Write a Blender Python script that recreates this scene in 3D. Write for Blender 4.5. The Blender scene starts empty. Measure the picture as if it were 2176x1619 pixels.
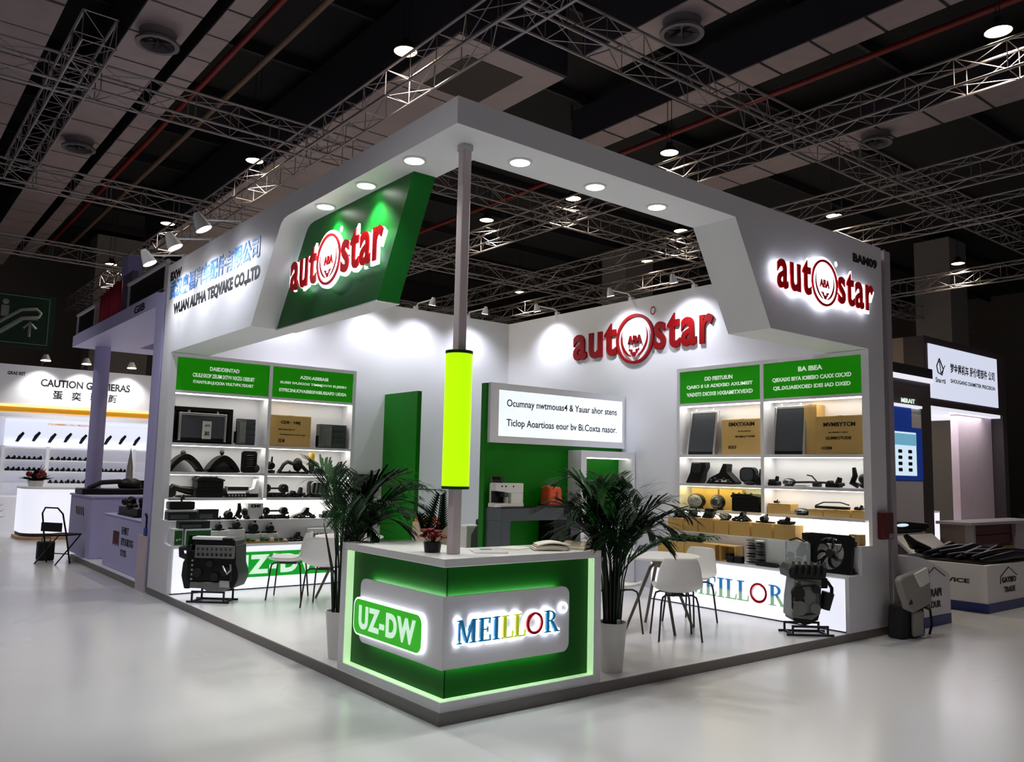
import bpy, math, random
from mathutils import Vector, Matrix
random.seed(7)
PI = math.pi
scene = bpy.context.scene
COL = scene.collection

# ------------------------------------------------------------------ helpers
class MB:
    def __init__(s): s.v = []; s.f = []
    def add(s, vs, fs):
        n = len(s.v); s.v += [tuple(p) for p in vs]; s.f += [tuple(i + n for i in f) for f in fs]; return s
    def box(s, x0, x1, y0, y1, z0, z1):
        return s.add([(x0,y0,z0),(x1,y0,z0),(x1,y1,z0),(x0,y1,z0),(x0,y0,z1),(x1,y0,z1),(x1,y1,z1),(x0,y1,z1)],
                     [(0,3,2,1),(4,5,6,7),(0,1,5,4),(1,2,6,5),(2,3,7,6),(3,0,4,7)])
    def prism(s, poly, axis, lo, hi):
        def P(a, b, t):
            return (t,a,b) if axis == 'x' else ((a,t,b) if axis == 'y' else (a,b,t))
        n = len(poly)
        ar = sum(poly[i][0]*poly[(i+1)%n][1]-poly[(i+1)%n][0]*poly[i][1] for i in range(n))
        flip = (ar > 0) == (axis == 'y')
        if flip: poly = poly[::-1]
        vs = [P(a,b,lo) for a,b in poly] + [P(a,b,hi) for a,b in poly]
        fs = [tuple(range(n))[::-1], tuple(range(n,2*n))] + [(i,(i+1)%n,n+(i+1)%n,n+i) for i in range(n)]
        return s.add(vs, fs)
    def tube(s, pts, r, n=8, closed=False):
        pts = [Vector(p) for p in pts]; m = len(pts)
        rs = r if isinstance(r, (list,tuple)) else [r]*m
        rings = []; up = None
        for i, p in enumerate(pts):
            if closed: t = pts[(i+1)%m]-pts[i-1]
            else: t = pts[min(i+1,m-1)]-pts[max(i-1,0)]
            if t.length < 1e-9: t = Vector((0,0,1))
            t.normalize()
            if up is None: up = Vector((0,0,1)) if abs(t.z) < .9 else Vector((1,0,0))
            a = t.cross(up)
            if a.length < 1e-6: a = t.orthogonal()
            a.normalize(); b = a.cross(t); up = b
            rings.append([p + (a*math.cos(2*PI*k/n)+b*math.sin(2*PI*k/n))*rs[i] for k in range(n)])
        vs = [q for R in rings for q in R]; fs = []
        for i in range(m if closed else m-1):
            j = (i+1) % m
            for k in range(n):
                l = (k+1) % n
                fs.append((i*n+k, j*n+k, j*n+l, i*n+l))
        if not closed:
            fs.append(tuple(range(n))); fs.append(tuple(range((m-1)*n, m*n))[::-1])
        return s.add(vs, fs)
    def cone(s, p0, p1, r0, r1, n=20): return s.tube([p0,p1],[r0,r1],n)
    def lathe(s, prof, n=24, c=(0,0,0), axis='z'):
        vs = []; fs = []
        for r, z in prof:
            for k in range(n):
                a = 2*PI*k/n; x, y = r*math.cos(a), r*math.sin(a)
                p = (x,y,z) if axis == 'z' else ((x,z,y) if axis == 'y' else (z,x,y))
                vs.append((p[0]+c[0],p[1]+c[1],p[2]+c[2]))
        fl = axis == 'y'
        for i in range(len(prof)-1):
            for k in range(n):
                l = (k+1)%n; q = (i*n+k, i*n+l, (i+1)*n+l, (i+1)*n+k)
                fs.append(q[::-1] if fl else q)
        return s.add(vs, fs)
    def ell(s, c, rx, ry, rz, n=16, m=10):
        vs = []; fs = []
        for i in range(m+1):
            t = PI*i/m
            for k in range(n):
                a = 2*PI*k/n
                vs.append((c[0]+rx*max(math.sin(t),.001)*math.cos(a), c[1]+ry*max(math.sin(t),.001)*math.sin(a), c[2]-rz*math.cos(t)))
        for i in range(m):
            for k in range(n):
                l = (k+1)%n; fs.append((i*n+k,i*n+l,(i+1)*n+l,(i+1)*n+k))
        return s.add(vs, fs)
    def xf(s, M):
        s.v = [tuple(M @ Vector(p)) for p in s.v]; return s

def rrect(a0, a1, b0, b1, r, n=6):
    out = []
    for cx, cy, st in ((a1-r,b1-r,0),(a0+r,b1-r,.5),(a0+r,b0+r,1),(a1-r,b0+r,1.5)):
        for i in range(n+1):
            t = PI*(st+.5*i/n); out.append((cx+r*math.cos(t), cy+r*math.sin(t)))
    return out

def lin(c): return tuple((x/255/12.92 if x/255 <= .04045 else ((x/255+.055)/1.055)**2.4) for x in c)

def mat(name, rgb, rough=.5, metal=0., emit=0., ecol=None, var=.06, scale=6., bump=0., spec=.5, alpha=1., trans=0., coat=0., stretch=None):
    m = bpy.data.materials.new(name); m.use_nodes = True
    nt = m.node_tree; b = nt.nodes['Principled BSDF']; L = nt.links
    c = lin(rgb)
    tc = nt.nodes.new('ShaderNodeTexCoord'); nz = nt.nodes.new('ShaderNodeTexNoise')
    nz.inputs['Scale'].default_value = scale; nz.inputs['Detail'].default_value = 4
    if stretch:
        mp = nt.nodes.new('ShaderNodeMapping'); mp.inputs['Scale'].default_value = stretch
        L.new(tc.outputs['Object'], mp.inputs['Vector']); L.new(mp.outputs['Vector'], nz.inputs['Vector'])
    else: L.new(tc.outputs['Object'], nz.inputs['Vector'])
    mx = nt.nodes.new('ShaderNodeMix'); mx.data_type = 'RGBA'
    mx.inputs['A'].default_value = (*[x*(1-var) for x in c],1); mx.inputs['B'].default_value = (*[min(1,x*(1+var)) for x in c],1)
    L.new(nz.outputs['Fac'], mx.inputs['Factor']); L.new(mx.outputs['Result'], b.inputs['Base Color'])
    b.inputs['Roughness'].default_value = rough; b.inputs['Metallic'].default_value = metal
    b.inputs['Specular IOR Level'].default_value = spec
    b.inputs['Coat Weight'].default_value = coat
    b.inputs['Alpha'].default_value = alpha; b.inputs['Transmission Weight'].default_value = trans
    if emit:
        b.inputs['Emission Color'].default_value = (*lin(ecol or rgb),1); b.inputs['Emission Strength'].default_value = emit
    if bump:
        bp = nt.nodes.new('ShaderNodeBump'); bp.inputs['Strength'].default_value = bump; bp.inputs['Distance'].default_value = .02
        L.new(nz.outputs['Fac'], bp.inputs['Height']); L.new(bp.outputs['Normal'], b.inputs['Normal'])
    return m

def link(name, mb, m, parent=None, bevel=0., smooth=38, world=False):
    me = bpy.data.meshes.new(name); me.from_pydata(mb.v, [], mb.f); me.update()
    if smooth:
        me.polygons.foreach_set('use_smooth', [True]*len(me.polygons))
        me.set_sharp_from_angle(angle=math.radians(smooth))
    me.materials.append(m)
    o = bpy.data.objects.new(name, me); COL.objects.link(o)
    if parent is not None:
        o.parent = parent
        if world and parent.parent is None and parent.type == 'EMPTY': o.location = -parent.location
    if bevel:
        bv = o.modifiers.new('bevel','BEVEL'); bv.width = bevel; bv.segments = 2; bv.limit_method = 'ANGLE'; bv.angle_limit = math.radians(50)
        bv.harden_normals = False
    return o

def tag(o, label, cat, group=None, kind=None):
    o['label'] = label; o['category'] = cat
    if group: o['group'] = group
    if kind: o['kind'] = kind
    return o

def thing(name, label, cat, loc=(0,0,0), rz=0., group=None):
    o = bpy.data.objects.new(name, None); COL.objects.link(o); o.empty_display_size = .1
    o.location = loc; o.rotation_euler = (0,0,rz)
    return tag(o, label, cat, group)

def struct(name, mb, m, bevel=0.):
    o = link(name, mb, m, None, bevel); o['kind'] = 'structure'; return o

def dup(o, loc, rz, label, group=None):
    r = o.copy(); COL.objects.link(r); r.location = loc; r.rotation_euler = (0,0,rz); r['label'] = label
    if group: r['group'] = group
    for ch in list(o.children):
        c = ch.copy(); COL.objects.link(c); c.parent = r
        if c.type == 'LIGHT': continue
        for g in list(ch.children):
            d = g.copy(); COL.objects.link(d); d.parent = c
    return r

def text_mb(s, origin, right, up, width=None, height=None, depth=.004, offset=0., align='L', grow=False, wall=None, space=1.):
    """Flat raised lettering: origin = left baseline corner; right/up unit vectors."""
    cu = bpy.data.curves.new('t','FONT'); cu.body = s; cu.size = 1; cu.extrude = 0.; cu.offset = offset; cu.resolution_u = 4; cu.space_character = space
    ob = bpy.data.objects.new('t', cu); COL.objects.link(ob)
    bpy.context.view_layer.update()
    me = bpy.data.meshes.new_from_object(ob.evaluated_get(bpy.context.evaluated_depsgraph_get()))
    V = [tuple(v.co) for v in me.vertices]; F = [tuple(p.vertices) for p in me.polygons]
    bpy.data.objects.remove(ob); bpy.data.curves.remove(cu); bpy.data.meshes.remove(me)
    mb = MB()
    if not V: return mb
    x0 = min(v[0] for v in V); x1 = max(v[0] for v in V); y0 = min(v[1] for v in V); y1 = max(v[1] for v in V)
    if grow: x0 += offset; x1 -= offset; y0 += offset; y1 -= offset   # keep the letter positions of the plain face
    if height and width: sx = width/(x1-x0); sy = height/(y1-y0)
    elif height: sx = sy = height/(y1-y0)
    else: sx = sy = width/(x1-x0)
    o = Vector(origin); r = Vector(right); u = Vector(up); n = r.cross(u)
    W = (x1-x0)*sx
    sh = 0 if align == 'L' else (-W/2 if align == 'C' else -W)
    front = [tuple(o + r*((v[0]-x0)*sx+sh) + u*((v[1]-y0)*sy) + n*depth) for v in V]
    mb.add(front, F)
    # side walls
    ed = {}
    for f in F:
        for a, b in zip(f, f[1:]+f[:1]): ed[(a,b)] = 1
    N = len(V); back = [tuple(Vector(p) - n*(wall or depth)) for p in front]
    k = len(mb.v); mb.v += back
    if wall: mb.f += [tuple(i+k for i in f)[::-1] for f in F]
    for a, b in ed:
        if (b,a) not in ed: mb.f.append((a, k+a, k+b, b))
    return mb

def label_lines(parent, name, lines, m, origin, right, up, world=True, depth=.003, off=.015):
    for s, du, dv, w, h, al in lines:
        o = Vector(origin)+Vector(right)*du+Vector(up)*dv
        link(name, text_mb(s, o, right, up, w, h, depth, off, al), m, parent, 0, 0, world)

def light(name, typ, loc, energy, color, target=None, parent=None, **kw):
    l = bpy.data.lights.new(name, typ); l.energy = energy; l.color = color
    for k, v in kw.items(): setattr(l, k, v)
    o = bpy.data.objects.new(name, l); COL.objects.link(o); o.location = loc
    if target is not None:
        d = Vector(target)-Vector(loc); o.rotation_euler = d.to_track_quat('-Z','Y').to_euler()
    if parent is not None:
        o.parent = parent; o.matrix_parent_inverse = Matrix.Translation(parent.location).inverted()
    return o

# ------------------------------------------------------------------ materials
M = {}
def dm(k, *a, **kw): M[k] = mat(k, *a, **kw)
dm('white_panel', (236,236,240), .45, var=.02)
dm('white_gloss', (240,240,240), .22, var=.02)
dm('wall_white', (232,232,238), .6, var=.02, scale=1.5)
dm('deck', (238,238,240), .25, var=.03, scale=2)
dm('deck_edge', (120,115,112), .4, metal=.3, var=.08)
dm('aluminium', (190,190,195), .35, metal=.8)
dm('green_panel', (4,122,4), .45, var=.05, spec=.2)
dm('counter_green', (2,88,8), .45, var=.05, spec=.2)
dm('green_deep', (3,104,28), .4, var=.05, spec=.25)
dm('green_header', (26,150,4), .35, emit=.2, ecol=(36,168,6), var=.04, spec=.2)
dm('green_dark_trim', (10,60,8), .5)
dm('green_base', (20,170,50), .4, emit=.38, ecol=(26,185,50), spec=.2)
dm('uz_face', (50,190,25), .35, emit=.42, ecol=(50,205,20))
dm('lit_white', (255,255,255), .4, emit=1.25, ecol=(240,246,255))
dm('lit_sign', (235,240,245), .4, emit=.8, ecol=(234,243,252))
dm('lit_far', (225,230,245), .4, emit=.78, ecol=(228,234,255))
dm('lit_base', (240,240,245), .4, emit=.8, ecol=(238,240,255))
dm('halo_white', (255,255,255), .4, emit=1.9, ecol=(236,240,255))
dm('led_cool', (255,255,255), .4, emit=9, ecol=(250,250,255))
dm('led_halo', (255,255,255), .4, emit=16, ecol=(235,255,235))
dm('led_shelf', (255,255,255), .4, emit=5, ecol=(255,250,238))
dm('led_shelf_warm', (255,250,200), .4, emit=5, ecol=(255,242,170))
dm('reveal_lit', (225,255,215), .5, emit=.55, ecol=(205,255,190))
dm('lantern', (170,240,0), .4, emit=.95, ecol=(186,255,0))
dm('downlight_lens', (255,255,255), .4, emit=12, ecol=(255,252,245))
dm('lamp_lens', (255,245,220), .4, emit=14, ecol=(255,226,170))
dm('letter_red', (170,12,20), .5, emit=.14, ecol=(190,15,22), spec=.1)
dm('letter_red_dark', (132,8,14), .5, spec=.15)
dm('letter_black', (12,12,14), .5)
dm('letter_white', (240,245,240), .5, emit=.35, ecol=(225,255,225))
dm('letter_white_lit', (235,255,240), .5, emit=.62, ecol=(215,250,225))
dm('letter_blue', (20,130,180), .4, emit=.25, ecol=(20,130,180))
dm('letter_lime', (195,215,60), .4, emit=.35, ecol=(205,225,40))
dm('letter_skyblue', (88,146,226), .35, metal=.0, var=.35, scale=9)
dm('pole_grey', (214,202,204), .5)
dm('chair_white', (238,238,236), .35)
dm('chair_steel', (70,66,62), .35, metal=.7)
dm('table_leg', (110,102,95), .45, metal=.3)
dm('pot_white', (225,225,222), .3)
dm('soil', (35,28,20), .9, bump=.6, scale=40)
dm('leaf', (14,58,12), .5, var=.3, scale=12, spec=.12)
dm('leaf_dark', (5,30,9), .55, var=.3, scale=12, spec=.1)
dm('stem', (20,24,14), .5, var=.2)
dm('black_plastic', (8,8,9), .4, var=.2, scale=20, spec=.3)
dm('black_rubber', (9,9,10), .6, var=.2, scale=20)
dm('black_matte', (16,16,18), .7)
dm('grey_core', (84,87,92), .45, metal=.5, var=.12, scale=60, stretch=(1,1,.1))
dm('grey_cast', (120,122,120), .45, metal=.55, var=.2, scale=14, bump=.25)
dm('dark_cast', (34,37,37), .5, metal=.4, var=.25, scale=14, bump=.3)
dm('silver', (200,200,198), .3, metal=.85, var=.08)
dm('carton', (214,176,104), .75, var=.07, scale=4)
dm('carton_side', (165,125,62), .8, var=.1)
dm('carton_tape', (205,170,105), .4)
dm('print_ink', (24,19,12), .8)
dm('carton_white', (222,226,224), .6)
dm('carton_green', (12,88,32), .5)
dm('glass_lens', (225,232,235), .08, alpha=.45, spec=.8)
dm('lens_dark', (70,75,80), .1, spec=.8)
dm('yellow_cap', (235,195,70), .4)
dm('bag_clear', (205,212,220), .15, alpha=.35, spec=.8)
dm('counter_grey', (72,78,86), .4)
dm('appliance_white', (228,226,220), .3)
dm('kettle_orange', (226,84,42), .35)
dm('kettle_red', (150,25,15), .35)
dm('glass_shelf', (120,160,140), .1, alpha=.6)
dm('paper', (232,230,222), .7)
dm('paper_old', (190,175,150), .8, var=.2, scale=30)
dm('red_flower', (122,6,14), .5, var=.3, scale=30)
dm('red_box', (90,14,20), .4)
dm('lavender', (190,187,234), .5, var=.03)  # white stand walls; the bluish light on them is put into the colour
dm('lavender_dark', (142,142,194), .5, var=.03)  # deeper tone for the stand, same bluish light painted in
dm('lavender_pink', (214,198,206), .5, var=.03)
dm('drape_red', (150,8,50), .6, var=.2)
dm('drape_grey', (70,66,90), .7)
dm('rail_grey', (190,190,200), .4, metal=.3)
dm('dark_glass', (14,14,22), .15, spec=.6)
dm('amber', (220,160,40), .5, emit=.35, ecol=(225,160,40))
dm('amber_lit', (255,220,130), .5, emit=1.2, ecol=(255,222,140))
dm('wood_tan', (205,165,120), .5)
dm('far_white', (240,240,244), .5, emit=.10, ecol=(235,238,255))
dm('screen_blue', (20,60,150), .3, emit=.22, ecol=(24,74,190))
dm('screen_light', (220,235,245), .3, emit=.9, ecol=(205,228,245))
dm('screen_cyan', (120,190,220), .3, emit=.6, ecol=(120,190,222))
dm('booth_grey', (176,170,178), .55)
dm('booth_pink', (222,206,214), .55)
dm('booth_dark', (70,62,66), .6)
dm('booth_tan', (150,132,122), .6)
dm('plinth_blue', (22,52,130), .4)
dm('fabric_grey', (150,148,142), .8)
dm('maroon', (84,14,20), .5)
dm('brass', (150,120,60), .4, metal=.5)
dm('red_lamp', (210,20,30), .25, emit=.35, ecol=(225,25,35))
dm('hall_wall', (92,88,86), .8, var=.12, scale=.4)
dm('hall_ceiling', (20,20,24), .9)
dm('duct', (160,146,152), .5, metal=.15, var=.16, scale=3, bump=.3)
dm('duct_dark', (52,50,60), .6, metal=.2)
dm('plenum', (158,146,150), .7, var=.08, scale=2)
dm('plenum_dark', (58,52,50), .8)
dm('pipe_red', (112,10,12), .5)
dm('pipe_brown', (104,84,72), .6)
dm('steel_dark', (44,42,48), .6, metal=.3)
dm('truss_alu', (150,144,148), .4, metal=.6, var=.06)
dm('diffuser', (110,106,114), .5, metal=.2)
dm('exit_green', (14,58,44), .5)
dm('exit_symbol', (150,160,158), .6)
dm('column_grey', (130,126,128), .8, var=.06, scale=1)
dm('spot_body', (228,228,230), .35)
dm('spot_lens', (255,255,255), .3, emit=10, ecol=(250,250,255))

def floor_material():
    m = bpy.data.materials.new('hall_floor'); m.use_nodes = True
    nt = m.node_tree; b = nt.nodes['Principled BSDF']; L = nt.links
    tc = nt.nodes.new('ShaderNodeTexCoord')
    nz = nt.nodes.new('ShaderNodeTexNoise'); nz.inputs['Scale'].default_value = .4; nz.inputs['Detail'].default_value = 2
    n2 = nt.nodes.new('ShaderNodeTexNoise'); n2.inputs['Scale'].default_value = 26; n2.inputs['Detail'].default_value = 3
    L.new(tc.outputs['Object'], nz.inputs['Vector']); L.new(tc.outputs['Object'], n2.inputs['Vector'])
    cr = nt.nodes.new('ShaderNodeValToRGB')
    cr.color_ramp.elements[0].position = .3; cr.color_ramp.elements[0].color = (*lin((206,208,210)),1)
    cr.color_ramp.elements[1].position = .7; cr.color_ramp.elements[1].color = (*lin((218,220,222)),1)
    L.new(nz.outputs['Fac'], cr.inputs['Fac'])
    br = nt.nodes.new('ShaderNodeTexBrick'); br.inputs['Scale'].default_value = 1
    br.inputs['Mortar Size'].default_value = .003; br.inputs['Brick Width'].default_value = 3.; br.inputs['Row Height'].default_value = 3.
    br.offset = 0
    br.inputs['Color1'].default_value = br.inputs['Color2'].default_value = (1,1,1,1); br.inputs['Mortar'].default_value = (.86,.86,.86,1)
    L.new(tc.outputs['Object'], br.inputs['Vector'])
    mx = nt.nodes.new('ShaderNodeMix'); mx.data_type = 'RGBA'; mx.blend_type = 'MULTIPLY'; mx.inputs['Factor'].default_value = 1
    L.new(cr.outputs['Color'], mx.inputs['A']); L.new(br.outputs['Color'], mx.inputs['B']); L.new(mx.outputs['Result'], b.inputs['Base Color'])
    mr = nt.nodes.new('ShaderNodeMapRange'); mr.inputs['To Min'].default_value = .25; mr.inputs['To Max'].default_value = .31
    L.new(nz.outputs['Fac'], mr.inputs['Value']); L.new(mr.outputs['Result'], b.inputs['Roughness'])
    bp = nt.nodes.new('ShaderNodeBump'); bp.inputs['Strength'].default_value = .02; bp.inputs['Distance'].default_value = .02
    L.new(n2.outputs['Fac'], bp.inputs['Height']); L.new(bp.outputs['Normal'], b.inputs['Normal'])
    b.inputs['Coat Weight'].default_value = .25; b.inputs['Coat Roughness'].default_value = .15
    return m
M['hall_floor'] = floor_material()

def letter_gradient():
    """printed letters: blue upper half, soft green lower half"""
    m = bpy.data.materials.new('letter_blue_green'); m.use_nodes = True
    nt = m.node_tree; b = nt.nodes['Principled BSDF']; L = nt.links
    tc = nt.nodes.new('ShaderNodeTexCoord'); sp = nt.nodes.new('ShaderNodeSeparateXYZ'); cr = nt.nodes.new('ShaderNodeValToRGB')
    cr.color_ramp.elements[0].position = .36; cr.color_ramp.elements[0].color = (*lin((150,185,150)),1)
    cr.color_ramp.elements[1].position = .5; cr.color_ramp.elements[1].color = (*lin((38,122,184)),1)
    L.new(tc.outputs['Generated'], sp.inputs['Vector']); L.new(sp.outputs['Z'], cr.inputs['Fac'])
    L.new(cr.outputs['Color'], b.inputs['Base Color']); L.new(cr.outputs['Color'], b.inputs['Emission Color'])
    b.inputs['Emission Strength'].default_value = .45
    return m
M['letter_blue_green'] = letter_gradient()
X, Y, Z = Vector((1,0,0)), Vector((0,1,0)), Vector((0,0,1))

# ------------------------------------------------------------------ camera
CAM = Vector((-3.038,-4.482,1.6))
def camera():
    f = 1765.06; a, p, r = math.radians(51.5312), math.radians(6.2079), math.radians(1.2985)
    fw = Vector((math.cos(a),math.sin(a),0)); rt = Vector((math.sin(a),-math.cos(a),0)); up = Z
    f2 = fw*math.cos(p)+up*math.sin(p); u2 = up*math.cos(p)-fw*math.sin(p)
    r3 = rt*math.cos(r)+u2*math.sin(r); u3 = u2*math.cos(r)-rt*math.sin(r)
    cam = bpy.data.cameras.new('camera'); cam.sensor_width = 36; cam.lens = f/2176*36; cam.clip_end = 200
    o = bpy.data.objects.new('camera', cam); COL.objects.link(o)
    o.matrix_world = Matrix(((r3.x,u3.x,-f2.x,CAM.x),(r3.y,u3.y,-f2.y,CAM.y),(r3.z,u3.z,-f2.z,CAM.z),(0,0,0,1)))
    scene.camera = o
camera()
scene.view_settings.view_transform = 'Standard'; scene.view_settings.look = 'None'
scene.view_settings.gamma = 1; scene.view_settings.exposure = 0.
w = bpy.data.worlds.new('world'); scene.world = w; w.use_nodes = True
w.node_tree.nodes['Background'].inputs['Color'].default_value = (1,.82,.9,1)
w.node_tree.nodes['Background'].inputs['Strength'].default_value = .06
# ------------------------------------------------------------------ hall setting
struct('floor', MB().box(-30,45,-30,45,-.2,0), M['hall_floor'])
struct('ceiling', MB().box(-10,40,-4,40,10.2,10.4), M['hall_ceiling'])
struct('wall_back', MB().box(-10,40,32,32.3,0,10.2), M['hall_wall'])
struct('wall_right', MB().box(38,38.3,-4,32,0,10.2), M['hall_wall'])

# ------------------------------------------------------------------ booth shell
H0 = .08
t = thing('booth_platform', 'low white exhibition platform with grey metal edge under the green and white booth', 'platform', (2.83,3.25,0))
link('deck', MB().box(.012,5.7,.012,6.5,.02,H0), M['deck'], t, world=True)
e = MB().box(0,5.7,0,.012,0,.076); e.box(0,.012,.012,6.5,0,.076); link('edge_trim', e, M['deck_edge'], t, world=True)

for bx_, lb in (((5.6,5.66,.48,6.56),'tall white booth wall carrying the big red logo'),((.48,5.6,6.5,6.56),'tall white booth wall behind the pole and the green fin')):
    o = link('booth_wall', MB().box(*bx_,H0,4.09), M['wall_white']); tag(o, lb, 'wall')

t = thing('portal_frame', 'white booth fascia with black and blue lettering and a slanted green block', 'booth frame', (0,3.25,H0))
tR = thing('portal_frame', 'plain white booth fascia ending in a slanted block above the dark red box', 'booth frame', (3,0,H0))
def arc(cx, cz, r, a0, a1, n=5): return [(cx+r*math.cos(math.radians(a0+(a1-a0)*i/n)), cz+r*math.sin(math.radians(a0+(a1-a0)*i/n))) for i in range(n+1)]
zt, zs, zb = 4.13, 3.935, 2.98
left = MB().prism([(0,zt),(0,zs),(2.76,zs)] + [(2.85,3.925),(2.91,3.895),(2.95,3.85)] + [(3.545,zb),(6.5,zb),(6.5,zt)], 'x', 0, .48)
link('fascia', left, M['white_panel'], t, world=True)
right = MB().prism([(.48,zt),(.48,zs),(3.06,zs),(3.587,zb),(5.66,zb),(5.66,zt)], 'y', 0, .48)
link('fascia', right, M['white_panel'], tR, world=True)
link('end_wall', MB().prism([(5.66,H0),(4.86,H0),(4.86,.632),(5.117,.632),(5.117,.917),(5.344,.917),(5.344,zb),(5.66,zb)], 'y', 0, .04), M['white_panel'], tR, world=True)
cur = [(5.715,H0),(5.715,.66)] + [(5.73+.2*i/6, .66-.028*math.sin(PI*.5*i/6)) for i in range(1,7)]
link('end_wall', MB().prism([(6.5,H0),(5.715,H0),(5.715,.64),(5.93,.66),(5.93,.925),(6.15,.925),(6.15,zb),(6.5,zb)], 'x', 0, .04), M['white_panel'], t, world=True)
g = MB().prism([(.98,zs),(1.483,zb),(3.53,zb),(3.04,zs)], 'x', .268, .47)
link('green_block', g, M['green_deep'], t, world=True)
link('sill', MB().box(.26,.48,1.49,3.55,zb-.012,zb-.001), M['white_panel'], t, world=True)
# lettering on the fascia
R_, L_ = X, -Y
label_lines(t, 'fascia_lettering', [('WUAN ALPHA TEQVAKE CO.,LTD',0,0,2.78,.165,'L')], M['letter_black'], (0,6.16,3.42), L_, Z, off=.05)
label_lines(t, 'fascia_characters', [('武汉奥福汽车配件有限公司',0,0,2.95,.235,'L')], M['letter_skyblue'], (0,6.36,3.66), L_, Z, depth=.006)
label_lines(t, 'booth_number', [('BXW',0,0,.44,.12,'L')], M['letter_black'], (0,6.38,3.9), L_, Z, off=.05)
label_lines(tR, 'booth_number', [('BAM09',0,0,.5,.1,'L')], M['letter_black'], (5.07,0,3.875), R_, Z, off=.06)

def emblem_parts(root, c, r, right, up, dep, mat_ring, mat_fig, big=False):
    c = Vector(c); n = right.cross(up)
    def P(a, b, d): return c + right*a + up*b + n*d
    seg = 40
    mb = MB(); vs = []; fs = []
    ri = r*(.89 if big else .9)
    for k in range(seg):
        a = 2*PI*k/seg; ca, sa = math.cos(a), math.sin(a)
        vs += [P(r*ca,r*sa,dep), P(ri*ca,ri*sa,dep), P(r*ca,r*sa,0 if big else dep-.012), P(ri*ca,ri*sa,0 if big else dep-.012)]
    for k in range(seg):
        i = 4*k; j = 4*((k+1)%seg)
        fs += [(i,j,j+1,i+1),(i,i+2,j+2,j),(i+1,j+1,j+3,i+3)]
    mb.add(vs, fs)
    link('emblem_ring', mb, mat_ring, root, world=True)
    fig = MB()
    for sgn in (-1,1):   # two horn shaped crescents
        out = []; inn = []
        for i in range(15):
            u = i/14; a = math.radians(-78+120*u)
            th = .17*math.sin(PI*min(1,(1-u)*.92+.02))*(.4+.6*(1-u))
            ro = .74; out.append((ro*math.cos(a), ro*math.sin(a))); inn.append(((ro-th)*math.cos(a), (ro-th)*math.sin(a)))
        poly = out + inn[::-1]
        vs = [P(sgn*p[0]*r, p[1]*r, dep*.96) for p in poly]
        m = len(out); 
        for i in range(m-1):
            q = [vs[i], vs[i+1], vs[2*m-2-i], vs[2*m-1-i]]
            fig.add(q, [(0,1,2,3)] if sgn > 0 else [(3,2,1,0)])
    for a0, b0, ww, hh in ((0,-.62,.26,.2),(-.14,-.5,.14,.2),(.14,-.5,.14,.2),(-.24,-.44,.1,.12),(.24,-.44,.1,.12)):
        q = [(a0+ww/2*math.cos(k*PI/4), b0+hh/2*math.sin(k*PI/4)) for k in range(8)]
        fig.add([P(p[0]*r,p[1]*r,dep*.96) for p in q], [tuple(range(8))])
    tx = text_mb('ABA', c - right*.36*r - up*.2*r, right, up, .72*r, .34*r, dep*.96, .01)
    fig.add(tx.v, tx.f)
    link('emblem_figure', fig, mat_fig, root, 0, 0, world=True)

def autostar(name, label, c, r, aut, star, base, xh, right, up, lit, red):
    """c = ring centre; aut=(start,end), star=(start,end) as signed offsets from c along right; base = baseline offset; xh = cap height"""
    c = Vector(c); n = right.cross(up)
    t = thing(name, label, 'sign', c)
    d = .06
    if lit:
        # lit white backing that follows the outline of the letters
        bk = MB()
        for s, (a, b), dz in (('aut',aut,0),('star',star,0)):
            m = text_mb(s, c+right*a+up*base, right, up, b-a, xh, d, .1, 'L', True, .02, 1.1); bk.add(m.v, m.f)
        q = 40; R2 = r*1.13
        ring = [c+right*R2*math.cos(2*PI*k/q)+up*R2*math.sin(2*PI*k/q) for k in range(q)]
        bk.add([p+n*d for p in ring]+[p+n*(d-.02) for p in ring], [tuple(range(q)), tuple(range(2*q-1,q-1,-1))]+[(k,(k+q),(k+1)%q+q,(k+1)%q) for k in range(q)])
        dot = [c+right*(r*.95+.03*math.cos(2*PI*k/12))+up*(r*.98+.03*math.sin(2*PI*k/12)) for k in range(12)]
        bk.add([p+n*d for p in dot], [tuple(range(12))])
        link('halo_backing', bk, M['halo_white'], t, 0, 0, world=True)
    z = d+.012 if lit else .03
    for s, (a, b) in (('aut',aut),('star',star)):
        m = text_mb(s, c+right*a+up*base, right, up, b-a, xh, z, .022, 'L', True, .012 if lit else None, 1.1)
        link('lettering', m, red, t, 0, 0, world=True)
    emblem_parts(t, c, r, right, up, z, red, M['letter_red_dark'] if not lit else red, not lit)
    if not lit:
        mb = MB(); q = 16; cc = c+right*(r*.98)+up*(r*.99)
        vs = []
        for k in range(q):
            a = 2*PI*k/q
            for rr in (.05,.036): vs.append(cc+right*rr*math.cos(a)+up*rr*1.2*math.sin(a)+n*z)
        mb.add(vs, [(2*k,2*((k+1)%q),2*((k+1)%q)+1,2*k+1) for k in range(q)])
        link('registered_mark', mb, red, t, 0, 0, world=True)
    return t
autostar('illuminated_sign', 'backlit red and white logo sign on the slanted green block of the left fascia', (.268,2.295,3.462), .235, (-.80,-.25), (.26,.97), -.165, .33, -Y, Z, True, M['letter_red'])
autostar('illuminated_sign', 'backlit red and white logo sign on the plain right fascia near the booth number', (4.41,0,3.53), .235, (-.80,-.25), (.25,.93), -.155, .32, X, Z, True, M['letter_red'])
autostar('wall_logo', 'large unlit dark red logo lettering on the white right hand booth wall', (5.6,3.585,3.515), .36, (-1.26,-.37), (.38,1.37), -.19, .45, -Y, Z, False, M['letter_red_dark'])

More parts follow.
